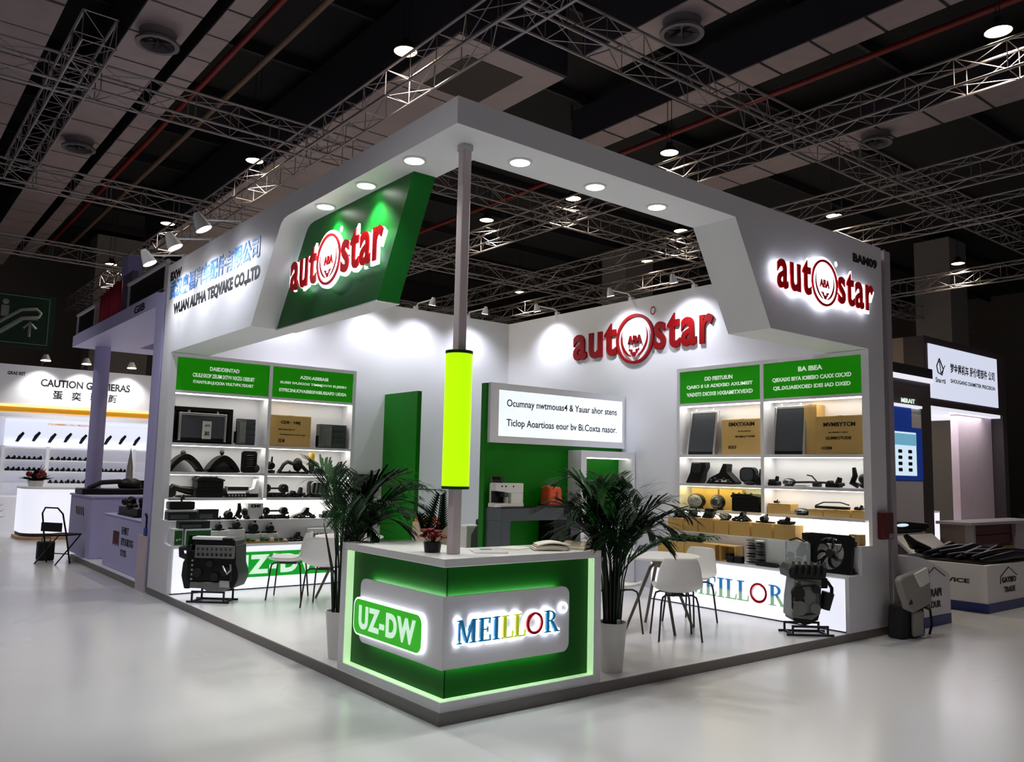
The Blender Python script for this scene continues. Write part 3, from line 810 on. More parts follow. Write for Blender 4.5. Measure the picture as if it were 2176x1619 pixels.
def b_headlamp(w, d, h):
    m = MB().prism(rrect(-w/2,w/2,h*.12,h,h*.25),'y',.04,d*.7); l = MB().prism(rrect(-w*.46,w*.46,h*.18,h*.95,h*.22),'y',.015,.04); g = MB()
    for k in range(4): g.prism([(-w*.4+k*w*.2,h*.25),(-w*.3+k*w*.2,h*.25),(-w*.24+k*w*.2,h*.88),(-w*.34+k*w*.2,h*.88)],'y',.009,.015)
    b = MB().box(-w/2,w/2,.0,d*.8,0,h*.12)
    return [('housing', m, BK, .004), ('lens', l, 'silver', .004), ('black_bar', g, BK, 0), ('foot', b, RB, 0)]
def b_mirror(w, d, h):
    m = MB().prism(rrect(-w/2,w/2,h*.15,h,min(w,h)*.3),'y',.03,d*.55); g = MB().prism(rrect(-w*.4,w*.4,h*.25,h*.92,min(w,h)*.25),'y',.024,.03)
    b = MB().ell((w*.1,d*.3,h*.12),w*.4,d*.25,h*.14,14,8)
    return [('shell', m, BK, .008), ('mirror_glass', g, 'lens_dark', 0), ('base', b, RB, 0)]
def b_seatshell(w, d, h):
    m = MB().prism([(-w*.5,0),(w*.25,0),(w*.32,h*.2),(w*.36,h*.5),(w*.5,h*.75),(w*.5,h),(-w*.2,h),(-w*.28,h*.5)],'y',.02,d*.6)
    g = MB().prism(rrect(-w*.14,w*.3,h*.5,h*.95,.03),'y',.012,.022)
    return [('shell', m, BK, .01), ('face_panel', g, 'dark_cast', .004)]
def b_wing(w, d, h):
    m = MB().prism([(-w/2,.0),(-w*.36,h*.3),(-w*.05,h*.55),(w*.08,h),(w*.2,h*.98),(w*.18,h*.6),(w*.34,h*.35),(w/2,h*.1),(w*.46,0),(w*.2,h*.22),(-w*.2,h*.24)],'y',.02,d*.7)
    c = MB()
    for k in range(5): c.ell((-w*.3+k*w*.14,.015,h*.16+.02*(k%2)),.025,.02,.02,8,6)
    return [('wing_panel', m, BK, .006), ('clip', c, DC, 0), ('foot', MB().box(-w*.4,w*.4,.03,d*.6,0,h*.1), BK, .003)]
def b_wiper(w, d, h):
    m = MB().tube([(-w/2,.06,h*.35),(0,.06,h*.4),(w/2,.06,h*.38)],.012,8); a_ = MB().tube([(-w*.1,.06,h),(w*.05,.06,h*.92),(w*.2,.06,h*.45)],.008,6)
    b = MB().box(w*.1,w*.3,.03,.1,0,h*.4); c = MB().box(-w*.45,-w*.1,.03,.12,0,h*.14)
    return [('linkage', m, BK, 0), ('wiper_arm', a_, BK, 0), ('motor', b, RB, .006), ('plate', c, SV, .003)]
def b_horn(w, d, h):
    m = MB().tube([(-w*.2,.07,h),(-w*.15,.07,h*.6),(-w*.3,.07,h*.25),(0,.07,h*.12)],[.02,.03,.035,.03],10); k = MB().ell((w*.25,.08,h*.45),w*.22,.06,h*.25,12,8); q = MB().ell((w*.3,.06,h*.15),w*.18,.05,h*.15,12,8)
    return [('neck', m, BK, 0), ('drum', k, RB, 0), ('drum', q, DC, 0)]
def b_lid(w, d, h):
    m = MB().prism(rrect(-w/2,w/2,0,h*.55,h*.12),'y',0,d); k = MB().tube([(-w*.0,.04,h*.5),(-w*.02,.04,h*.85),(w*.06,.04,h),(w*.08,.04,h*.7)],.014,8)
    return [('cover', m, BK, .006), ('handle', k, RB, 0)]
def b_unit(w, d, h, top='silver'):
    m = MB().box(-w/2,w/2,0,d,0,h*.8); l = MB().box(-w/2,w/2,-.006,d,h*.8,h); s = MB().box(-w*.44,w*.2,-.006,0,h*.15,h*.55)
    return [('casing', m, 'dark_cast', .005), ('lid', l, top, .004), ('front_plate', s, 'grey_core', .002)]
def b_tray(w, d, h):
    m = MB().box(-w/2,w/2,0,d,0,h*.25); ps = [('tray_base', m, 'carton_side', .002)]
    r = random.Random(3); g = MB(); k_ = MB()
    for k in range(16):
        x = -w/2+.03+(w-.06)*k/15; hh = h*(.4+.5*r.random())
        (g if k % 3 else k_).box(x-.018,x+.018,.01,.06,h*.25,hh)
    ps += [('jar', g, 'carton_green', .003), ('packet', k_, 'paper', .003)]; return ps
def b_spring(w, d, h):
    n = 9; m = MB(); P = []
    for k in range(n*12+1):
        a_ = 2*PI*k/12; P.append((w*.4*math.cos(a_), w*.4+w*.4*math.sin(a_)*.9, .02+(h-.04)*k/(n*12)))
    m.tube(P, .011, 6)
    return [('coil', m, SV, 0), ('seat_ring', MB().lathe([(w*.25,0),(w*.45,0),(w*.45,.015),(w*.25,.015)],20,(0,w*.4,0)), BK, 0)]
def b_discs(w, d, h):
    m = MB(); k_ = MB()
    for k in range(9):
        z = .01+(h-.02)*k/9
        for s in (-1,1): (m if (k+s) % 3 else k_).ell((s*w*.24,.05+.01*(k%2),z+.012),w*.24,.04,.009,14,6)
    return [('blade', m, 'dark_cast', 0), ('blade', k_, SV, 0), ('back_card', MB().box(-w/2,w/2,.1,.106,0,h), 'carton_white', 0)]
def b_bag(w, d, h):
    m = MB().prism(rrect(-w/2,w/2,0,h,.03),'y',.02,.03); g = MB(); r = random.Random(5)
    for k in range(9): x, z = (r.random()-.5)*w*.7, h*(.12+.75*r.random()); g.prism([(x-.05,z-.02),(x+.04,z-.035),(x+.05,z+.03),(x-.02,z+.04)],'y',.031+.003*k,.034+.003*k)
    c = MB().tube([(-w*.3,.02,h),(0,.02,h+.03),(w*.3,.02,h)],.01,6)
    return [('gasket_sheet', g, 'grey_core', 0), ('clear_bag', m, 'bag_clear', 0), ('hanger', c, BK, 0)]
def b_panel(w, d, h):
    return [('board', MB().box(-w/2,w/2,.03,.045,0,h), 'carton_white', .002), ('edge_strip', MB().box(w/2-.008,w/2,.02,.03,0,h), 'steel_dark', 0), ('foot', MB().box(-w*.3,w*.3,.0,.05,0,.012), 'dark_cast', 0)]
def b_block(w, d, h):
    return [('body', MB().box(-w/2,w/2,0,d,0,h), BK, .006), ('cap', MB().box(-w*.4,w*.4,.01,d*.8,h*.999,h*1.06), RB, .002)]
def b_bar(w, d, h):
    return [('bar', MB().prism(rrect(-w/2,w/2,0,h,h*.4),'y',0,.05), BK, 0), ('end_cap', MB().ell((w/2,.025,h*.5),.02,.03,h*.5,10,6), DC, 0)]

def put(ps, name, label, cat, side, u, dep, z, rz=0., group=None):
    """side L: u = world x, dep = world y of the front; side R: u = world y, dep = world x of the front"""
    loc = (u, dep, z) if side == 'L' else (dep, u, z)
    t = thing(name, label, cat, loc, (0 if side == 'L' else -PI/2)+rz, group)
    for nm, mb, m, bv in ps: link(nm, mb, M[m], t, max(bv,0), 0 if bv < 0 else 38)
    return t
yL, xR = 6.19, 5.372    # front line of goods inside the upper shelves
z1, z2, z3, zT, zB = 1.866, 1.504, 1.186, .919, .634
Tc = lambda a, b: [(a,0,.78,.5,.12),(b,0,.6,.36,.035),('PART NO 1095',.02,.4,.5,.05),('8·M',-.25,.1,.18,.09)]
put(b_radiator_pack(.77,.2,.455), 'radiator_pack', 'grey radiator with a paper label in a black frame, top left of the left shelf', 'radiator', 'L', .475, yL+.06, z1)
put(b_ac_core(.24,.16,.34), 'oil_cooler', 'small grey finned cooler beside the labelled radiator', 'cooler', 'L', 1.04, yL+.02, z1)
put(b_carton(.6,.12,.42,[('CDR · VMJ',.0,.7,.46,.12),('MVBECETY',-.08,.52,.4,.04),('WHOMSAIO DICI LOTTE CIMD',.06,.36,.62,.035),('XX·M',-.2,.12,.15,.12)]), 'cardboard_carton', 'flat brown carton with black print on the left shelf top row', 'box', 'L', 1.64, yL+.03, z1)
put(b_ac_core(.42,.2,.33), 'evaporator_core', 'grey evaporator unit with dark fins at the right end of the left shelf top row', 'car part', 'L', 2.28, yL+.02, z1)
put(b_liner(.44,.2,.27), 'wheel_arch_liner', 'black wheel arch liner at the left end of the left shelf second row', 'car part', 'L', .29, yL, z2)
put(b_arch(.42,.2,.29), 'fender_arch', 'black arched part with grey shield and spout in the left shelf second row', 'car part', 'L', .765, yL, z2)
put(b_grille(.26,.2,.285), 'lamp_bracket', 'black housing with chrome slats on the left shelf beside the centre divider', 'car part', 'L', 1.12, yL, z2)
put(b_pump(.13,.16,.22), 'water_pump', 'black pump standing right of the centre divider in the left shelf second row', 'car part', 'L', 1.40, yL, z2)
put(b_hose(.40,.2,.22), 'intake_hose', 'black curved hose with a bulging resonator on the left shelf second row', 'car part', 'L', 1.73, yL, z2)
put(b_bottle(.08,.1,.29), 'additive_bottle', 'dark bottle with a yellow cap on the left shelf second row', 'bottle', 'L', 1.985, yL-.01, z2)
put(b_small(.15,.16,.12,1), 'sensor_part', 'low black part right of the yellow capped bottle', 'car part', 'L', 2.12, yL, z2)
put(b_small(.12,.16,.2,2), 'valve_part', 'upright small dark valve right of the low black part, left shelf', 'car part', 'L', 2.27, yL, z2)
put(b_small(.13,.16,.18,4), 'valve_part', 'dark valve at the far right end of the left shelf second row', 'car part', 'L', 2.43, yL, z2)
put(b_duct(.34,.2,.17), 'air_duct', 'black duct with round flange at the left end of the left shelf third row', 'car part', 'L', .25, yL, z3)
put(b_airbox(.36,.22,.262), 'air_filter_box', 'big black ribbed air filter box on the left shelf third row', 'car part', 'L', .62, yL, z3)
put(b_bracket(.42,.2,.235), 'instrument_frame', 'pale panel and arm on a black tray beside the air filter box', 'car part', 'L', 1.03, yL, z3)
put(b_rod(.34,.2,.19), 'suspension_link', 'black control arm with two round bushings on the left shelf third row', 'car part', 'L', 1.50, yL, z3)
put(b_small(.22,.2,.13,5), 'steering_joint', 'low black joint right of the control arm, left shelf third row', 'car part', 'L', 1.80, yL, z3)
put(b_headlamp(.3,.2,.22), 'headlamp', 'chrome headlamp with black bars at the right of the left shelf third row', 'lamp', 'L', 2.12, yL, z3)
# tier 1 left (z .919, y 5.95..)
yT = 5.97
put(b_unit(.34,.16,.125), 'control_unit', 'silver topped unit at the left end of the left shelf upper step', 'car part', 'L', .22, yT+.02, zT)
put(b_lid(.3,.16,.18), 'valve_cover', 'black cover with a loop handle lying on the silver topped unit', 'car part', 'L', .21, yT+.025, zT+.127)
put(b_unit(.25,.16,.13,'black_plastic'), 'control_unit', 'all black unit next to the silver topped unit on the left shelf step', 'car part', 'L', .53, yT+.02, zT)
put(b_pump(.22,.16,.13), 'alternator', 'dark round alternator between the black unit and the white box on the step', 'car part', 'L', .79, yT, zT)
put(b_horn(.17,.15,.2), 'hooked_pipe', 'black hooked pipe left of the white framed box on the left shelf step', 'car part', 'L', .96, yT, zT)
put(b_carton(.2,.15,.2,[('EMI',.0,.72,.6,.2)],True), 'white_box', 'small white box with dark print standing on the left shelf upper step', 'box', 'L', 1.13, yT+.03, zT)
put(b_rod(.34,.16,.16), 'stabiliser_link', 'black stabiliser link lying on the left shelf upper step', 'car part', 'L', 1.42, yT, zT)
put(b_wing(.36,.16,.14), 'manifold_part', 'grey and black winged part right of the stabiliser link', 'car part', 'L', 1.80, yT, zT)
put(b_small(.3,.16,.14,7), 'pump_part', 'black pump part at the right end of the left shelf upper step', 'car part', 'L', 2.2, yT, zT)
# tier 0 left (z .634, y 5.73)
yB = 5.745
put(b_green_box(.11,.17,.2), 'green_box', 'narrow dark green box at the left end of the left shelf lower step', 'box', 'L', .11, yB+.01, zB)
put(b_green_box(.31,.17,.195), 'green_box', 'wide green box with two pale marks on the left shelf lower step', 'box', 'L', .34, yB, zB)
put(b_unit(.36,.14,.09,'dark_cast'), 'gearbox_cover', 'flat grey casting lying on the wide green box', 'car part', 'L', .3, yB+.02, zB+.197)
for i, (x, w_, h_, lb) in enumerate([(.615,.22,.16,'white carton right of the green boxes on the left lower step'),(.84,.2,.17,'white carton with a black part on it, left lower step'),(1.06,.2,.11,'low white carton third from the green boxes'),(1.28,.2,.11,'low white carton fourth from the green boxes')]):
    put(b_carton(w_,.1,h_,None,True), 'white_carton', lb, 'box', 'L', x, yB+.075, zB)
for i, (x, z_, w_, h_, lb) in enumerate([(.62,.16,.16,.1,'dark grey pump on the first white carton of the lower step'),(.84,.17,.17,.12,'black pump on the second white carton of the lower step'),(1.06,.11,.18,.16,'black round pump on the third white carton of the lower step'),(1.28,.11,.19,.13,'black pulley part on the fourth white carton of the lower step')]):
    put(b_pump(w_,.1,h_), 'water_pump', lb, 'car part', 'L', x, yB+.075, zB+z_+.002)
put(b_wing(.34,.1,.12), 'metal_bracket', 'grey winged bracket at the right of the left lower step', 'car part', 'L', 1.62, yB+.06, zB)
put(b_tray(.98,.06,.075), 'sample_tray', 'long tray of small green and white packets along the front of the left lower step', 'tray', 'L', 1.0, yB+.002, zB)
put(b_carton(.3,.1,.16,[('NVIRD',.05,.3,.7,.3)],True), 'white_carton', 'white carton with dark lettering behind the left palm', 'box', 'L', 1.95, yB+.06, zB)

# right shelf
put(b_radiator(.44,.2,.56,math.radians(9)), 'radiator', 'dark leaning radiator at the left of the right shelf top row', 'radiator', 'R', 2.26, xR+.0, z1)
put(b_carton(.62,.14,.43,[('EMXTXAIM',-.02,.8,.6,.11),('AUTO PARTS',.04,.64,.3,.03),('MUBECI TYPES',.06,.48,.45,.05),('EGO',-.24,.16,.18,.09)]), 'cardboard_carton', 'brown printed carton beside the leaning radiator, left bay of the right shelf', 'box', 'R', 1.655, xR+.05, z1)
put(b_radiator(.42,.2,.56,math.radians(6)), 'radiator', 'dark radiator leaning against a tall carton, right bay of the right shelf', 'radiator', 'R', 1.0, xR, z1)
put(b_carton(.16,.16,.56), 'tall_carton', 'tall narrow carton standing behind the right bay radiator', 'box', 'R', .735, xR+.04, z1)
put(b_carton(.6,.12,.42,[('MVMBYTCM',-.02,.72,.62,.11),('MVSPEIT TRD',-.04,.55,.38,.03),('GUMBOTUDE',-.04,.38,.5,.08),('·OEM',-.28,.12,.22,.08)]), 'cardboard_carton', 'brown printed carton at the right end of the right shelf top row', 'box', 'R', .365, xR+.02, z1)
put(b_seatshell(.32,.2,.265), 'headlamp_shell', 'black lamp shell at the left end of the right shelf second row', 'car part', 'R', 2.35, xR, z2)
put(b_wing(.46,.2,.25), 'fender_bracket', 'black winged fender part on the right shelf second row', 'car part', 'R', 1.96, xR, z2)
put(b_mirror(.22,.2,.21), 'wing_mirror', 'black wing mirror left of the divider on the right shelf', 'mirror', 'R', 1.58, xR, z2)
put(b_small(.1,.16,.19,9), 'relay_part', 'white and black part touching the divider, right shelf second row', 'car part', 'R', 1.40, xR, z2)
put(b_small(.16,.16,.11,10), 'rubber_mount', 'rounded black mount at the left of the right bay, right shelf second row', 'car part', 'R', 1.2, xR, z2)
put(b_lamp(.16,.14,.09,True), 'fog_lamp', 'low black lamp second in the right bay of the right shelf second row', 'lamp', 'R', 1.03, xR, z2)
put(b_wiper(.4,.2,.13), 'wiper_linkage', 'black wiper arm and linkage on the right shelf second row', 'car part', 'R', .76, xR, z2)
put(b_small(.22,.16,.11,12), 'hinge_part', 'low black hinge right of the wiper linkage', 'car part', 'R', .44, xR, z2)
put(b_horn(.22,.16,.22), 'horn_pipe', 'black horned pipe at the right end of the right shelf second row', 'car part', 'R', .2, xR, z2)
put(b_lamp(.28,.13,.19), 'headlamp', 'clear round headlamp in front of yellow lit cartons, right shelf third row', 'lamp', 'R', 2.36, xR, z3)
put(b_lamp(.22,.12,.19,True), 'fog_lamp', 'dark round fog lamp in the yellow lit bay', 'lamp', 'R', 2.02, xR-.01, z3)
put(b_carton(.4,.06,.25), 'cardboard_carton', 'yellow lit flat carton standing behind the clear headlamp', 'box', 'R', 2.3, xR+.14, z3)
put(b_carton(.34,.06,.25), 'cardboard_carton', 'yellow lit flat carton standing behind the dark fog lamp', 'box', 'R', 1.9, xR+.14, z3)
put(b_airbox(.42,.2,.21), 'air_filter_box', 'black box at the right of the yellow lit bay', 'car part', 'R', 1.58, xR, z3)
put(b_carton(.3,.16,.115), 'cardboard_carton', 'low carton at the left of the right bay, right shelf third row', 'box', 'R', 1.14, xR+.02, z3)
put(b_small(.06,.08,.04,13), 'rubber_mount', 'black knob on the low carton of the right shelf third row', 'car part', 'R', 1.2, xR+.04, z3+.118)
put(b_lamp(.2,.16,.075,True), 'brake_pad_set', 'flat black part between the cartons of the right shelf third row', 'car part', 'R', .87, xR, z3)
put(b_carton(.17,.14,.075), 'cardboard_carton', 'small carton below the left end of the long black rod', 'box', 'R', .68, xR+.02, z3)
put(b_carton(.31,.14,.08), 'cardboard_carton', 'carton below the right end of the long black rod', 'box', 'R', .43, xR+.02, z3)
put([('rail', MB().tube([(-.2,.07,.03),(-.1,.07,.07),(.1,.07,.075),(.2,.07,.05)],.008,6), BK, 0), ('holder', MB().box(-.2,.2,.05,.1,0,.03), BK, .004)], 'fuel_rail', 'long thin black rod with white backing lying on two small cartons', 'car part', 'R', .52, xR+.02, z3+.083)
put(b_carton(.15,.14,.085), 'cardboard_carton', 'small carton at the right end of the right shelf third row', 'box', 'R', .18, xR+.02, z3)
put(b_small(.12,.1,.05,14), 'sensor_part', 'black sensor on the carton at the right end of the third row', 'car part', 'R', .18, xR+.03, z3+.088)
# tier 1 right: row of cartons
xT = 5.135
crt = [(2.46,.24,.15),(2.22,.22,.17),(1.985,.22,.17),(1.76,.21,.16),(1.5,.29,.16),(1.2,.27,.16),(.905,.27,.16)]
nth = ['first carton from the left in the row on the right shelf upper step','second carton from the left in the row on the right shelf upper step','third carton from the left in the row on the right shelf upper step','middle carton of the row on the right shelf upper step','third carton from the right in the row on the right shelf upper step','second carton from the right in the row on the right shelf upper step','last carton at the right of the row on the right shelf upper step']
for (y, w_, h_), lb in zip(crt, nth):
    put(b_carton(w_-.004,.17,h_), 'cardboard_carton', lb, 'box', 'R', y, xT, zT, 0, 'cartons on the right shelf upper step')
ord7 = ['first','second','third','middle']
for i, (y, w_, h_, fn, lb) in enumerate([(2.45,.2,.1,b_pump,'black pump on the first carton of the upper step row'),(2.22,.18,.11,b_pump,'black pump on the second carton of the upper step row'),(1.98,.2,.12,b_seatshell,'black housing on the third carton of the upper step row'),(1.75,.17,.08,b_lamp,'white lamp body on the middle carton of the upper step row'),(1.52,.26,.11,b_wing,'black winged clip on the wide carton of the upper step row'),(1.2,.24,.1,b_pump,'round black pump on the second carton from the right, upper step'),(.9,.22,.08,b_small,'black fitting on the last carton of the upper step row')]):
    put(fn(w_,.14,h_), 'small_car_part', lb, 'car part', 'R', y, xT+.01, zT+crt[i][2]+.003)
put(b_block(.3,.16,.09), 'black_casing', 'flat black casing right of the carton row on the upper step', 'car part', 'R', .56, xT+.03, zT)
put(b_small(.2,.12,.09,21), 'black_fitting', 'dark fitting between the flat casing and the last small carton', 'car part', 'R', .3, xT+.03, zT)
put(b_carton(.12,.12,.11), 'cardboard_carton', 'small carton at the right end of the right shelf upper step', 'box', 'R', .115, xT+.05, zT)
# tier 0 right
xB = 4.895
put(b_carton(.2,.17,.16), 'cardboard_carton', 'carton at the left end of the right shelf lower step', 'box', 'R', 2.43, xB, zB)
put(b_carton(.2,.17,.17), 'cardboard_carton', 'second carton on the right shelf lower step, with a black part on top', 'box', 'R', 2.22, xB, zB)
put(b_carton(.5,.17,.18), 'cardboard_carton', 'long brown carton in the middle of the right shelf lower step', 'box', 'R', 1.86, xB, zB)
put(b_open_carton(.22,.16,.18), 'open_carton', 'open carton showing a black filter on the right shelf lower step', 'box', 'R', 1.49, xB, zB)
put(b_wing(.3,.14,.09), 'small_car_part', 'black pointed part on the second carton of the lower step', 'car part', 'R', 2.22, xB+.01, zB+.173)
put(b_small(.26,.14,.1,25), 'small_car_part', 'black two lobed fitting on the long carton of the lower step', 'car part', 'R', 1.96, xB+.01, zB+.183)
put(b_block(.09,.06,.06), 'filter_block', 'little black block in front of the open carton', 'car part', 'R', 1.44, 4.868+.0, zB, 0)
put(b_block(.1,.06,.075), 'filter_block', 'little black block left of the blade stack on the lower step', 'car part', 'R', 1.33, 4.87, zB)
put(b_discs(.25,.12,.29), 'blade_stack', 'stack of dark leaf shaped blades on a white card, right shelf lower step', 'car part', 'R', 1.15, xB, zB)
put(b_panel(.24,.06,.28), 'backing_board', 'plain pale board standing between the blade stack and the clear bag', 'board', 'R', .90, xB+.06, zB)
put(b_bar(.26,.05,.045), 'flat_wiper', 'flat black bar lying in front of the pale board', 'car part', 'R', .97, 4.872, zB)
put(b_bag(.3,.06,.3), 'gasket_bag', 'clear bag of grey gaskets left of the big black fan', 'bag', 'R', .62, xB+.02, zB)

small_ = put(b_small(.075,.05,.045,41), 'small_fitting', 'tiny black fitting in the line along the front edge below the yellow capped bottle', 'car part', 'L', 1.4, 6.157, z2, 0, 'tiny fittings below the yellow capped bottle')
for i in range(1,9): dup(small_, (1.4+.125*i, 6.157, z2), 0, small_['label'])
small_ = put(b_small(.08,.05,.05,44), 'small_fitting', 'tiny black fitting in the line in front of the control arm', 'car part', 'L', 1.45, 6.157, z3, 0, 'tiny fittings in front of the control arm')
for i in range(1,6): dup(small_, (1.45+.15*i, 6.157, z3), 0, small_['label'])
small_ = put(b_small(.07,.05,.05,47), 'small_fitting', 'tiny black fitting in the line along the upper step of the green based shelf', 'car part', 'L', .66, 5.94, zT, 0, 'tiny fittings along the upper step')
for i in range(1,10): dup(small_, (.66+.18*i, 5.94, zT), 0, small_['label'])

def b_fan(w, h):
    ps = []
    o = rrect(-w/2,w/2,0,h,.03); m = MB(); n = len(o); R = min(w,h)*.42; c = (0,h*.5)
    ring = [(c[0]+R*math.cos(2*PI*k/n), c[1]+R*math.sin(2*PI*k/n)) for k in range(n)]
    # match outer points to angles
    oo = sorted(o, key=lambda p: math.atan2(p[1]-c[1],p[0]-c[0]) % (2*PI))
    rr = sorted(ring, key=lambda p: math.atan2(p[1]-c[1],p[0]-c[0]) % (2*PI))
    for y0, fl in ((0,0),(.05,1)):
        vs = [(p[0],y0,p[1]) for p in oo]+[(p[0],y0,p[1]) for p in rr]
        m.add(vs, [((k,(k+1)%n,n+(k+1)%n,n+k) if not fl else (n+k,n+(k+1)%n,(k+1)%n,k)) for k in range(n)])
    vs = [(p[0],0,p[1]) for p in oo]+[(p[0],.05,p[1]) for p in oo]; m.add(vs, [(k,n+k,n+(k+1)%n,(k+1)%n) for k in range(n)])
    vs = [(p[0],0,p[1]) for p in rr]+[(p[0],.05,p[1]) for p in rr]; m.add(vs, [(k,(k+1)%n,n+(k+1)%n,n+k) for k in range(n)])
    ps.append(('shroud', m, BK, 0))
    ps.append(('hub', MB().lathe([(.001,0),(R*.26,0),(R*.28,.04),(.001,.04)],20,(0,.005,h*.5),'y'), RB, 0))
    for k in range(7):
        a_ = 2*PI*k/7; b = MB(); vs = []
        for i in range(6):
            u = i/5; r_ = R*(.25+.7*u); aa = a_+.5*u*u; wd = .26+.1*u
            vs += [(r_*math.cos(aa),.012,h*.5+r_*math.sin(aa)),(r_*math.cos(aa+wd/(.6+u)),.034,h*.5+r_*math.sin(aa+wd/(.6+u)))]
        b.add(vs, [q for i in range(5) for q in ((2*i,2*i+1,2*i+3,2*i+2),(2*i+2,2*i+3,2*i+1,2*i))]); ps.append(('fan_blade', b, BK, 0))
    s = MB()
    for k in range(3):
        a_ = PI/2+2*PI*k/3; s.tube([(0,.055,h*.5),(R*math.cos(a_),.055,h*.5+R*math.sin(a_))],.008,6)
    ps.append(('strut', s, BK, 0)); ps.append(('connector', MB().box(w/2-.04,w/2+.02,.01,.06,h*.72,h*.86), RB, .004))
    return ps
put(tilt(b_fan(.5,.395), -math.radians(9)), 'radiator_fan', 'big black radiator fan leaning at the right end of the right shelf lower step', 'fan', 'R', .3, 4.98, zB+.002)
put(b_small(.07,.08,.06,33), 'rubber_plug', 'little dark plug at the right of the big black fan', 'car part', 'R', .075, 5.04, zB)

# ------------------------------------------------------------------ engines on stands
def stand(name, label, loc, rz, w, d, h):
    t = thing(name, label, 'stand', loc, rz)
    b = MB()
    for y in (-d/2,d/2): b.box(-w/2-.06,w/2+.06,y-.01,y+.01,0,.02)
    for x in (-w/2,w/2): b.box(x-.01,x+.01,-d/2,d/2,0,.02)
    link('base_frame', b, M['steel_dark'], t)
    for x in (-w/2,w/2):
        for y in (-d/2,d/2): link('upright', MB().box(x-.009,x+.009,y-.009,y+.009,.02,h), M['steel_dark'], t)
    b = MB()
    for y in (-d/2,d/2): b.box(-w/2,w/2,y-.009,y+.009,h-.02,h)
    link('top_rail', b, M['steel_dark'], t)
    return t
def engine_wide(loc, rz, label):
    t = thing('engine_assembly', label, 'engine', loc, rz)
    P = lambda n, mb, m, bv=.006: link(n, mb, M[m], t, bv)
    P('engine_block', MB().box(-.25,.27,-.16,.18,.1,.44), 'black_plastic', .02)
    s = MB().prism([(-.27,.02),(-.31,.16),(-.30,.3),(-.27,.36),(-.27,.46),(-.23,.5),(-.21,.5),(-.21,.02)],'y',-.15,.17); P('side_cover', s, 'dark_cast', .01)
    s = MB().prism([(.29,.04),(.335,.14),(.33,.22),(.3,.3),(.29,.5),(.24,.54),(.24,.04)],'y',-.15,.17); P('side_cover', s, 'black_plastic', .01)
    P('oil_pan', MB().prism([(-.2,.1),(.25,.1),(.25,.04),(.16,.0),(.0,.0),(-.05,.03),(-.2,.03)],'y',-.17,.16), 'grey_cast', .01)
    P('cylinder_head', MB().box(-.16,.285,-.175,.15,.36,.5), 'grey_cast', .008)
    k = MB()
    for i in range(8): k.box(-.13+i*.052,-.105+i*.052,-.182,-.17,.385,.415); k.box(-.13+i*.052,-.115+i*.052,-.182,-.17,.45,.47)
    P('port', k, 'black_rubber', 0)
    P('valve_cover', MB().prism([(-.19,.5),(.285,.5),(.285,.55),(.25,.585),(-.16,.575),(-.19,.56)],'y',-.16,.14), 'black_plastic', .01)
    P('cover_plate', MB().box(-.2,.14,-.168,-.02,.56,.59), 'carton_white', .004)
    P('filler_neck', MB().cone((-.25,-.05,.44),(-.25,-.05,.6),.05,.04,14), 'leaf_dark', 0)
    for i, (x, z, r) in enumerate([(-.12,.2,.05),(.02,.3,.035),(.2,.22,.05),(.08,.16,.04)]):
        P('pulley', MB().lathe([(.001,-.03),(r,-.03),(r*.8,-.018),(r,-.005),(r,.01)],20,(x,-.16,z),'y'), 'dark_cast', 0)
    P('coolant_hose', MB().tube([(.17,-.18,.28),(.2,-.2,.24),(.23,-.2,.2),(.26,-.18,.24),(.25,-.17,.3)],.012,8), 'silver', 0)
    P('label_plate', MB().box(.14,.25,-.176,-.17,.05,.12), 'silver', .002)
    for i in range(5): P('bolt', MB().box(-.19,-.17,-.175,-.159,.12+.05*i,.14+.05*i), 'silver', 0)
    P('inlet_pipe', MB().tube([(-.28,-.1,.46),(-.34,-.12,.45),(-.33,-.12,.38),(-.28,-.1,.36)],.035,10), 'black_rubber', 0)
    return t
stand('engine_stand', 'low black metal stand under the wide black engine on the left', (.3,5.02,H0), math.radians(-42), .36, .26, .13)
engine_wide((.3,5.02,H0+.131), math.radians(-42), 'wide black engine with a grey cylinder head on a low stand by the left base')
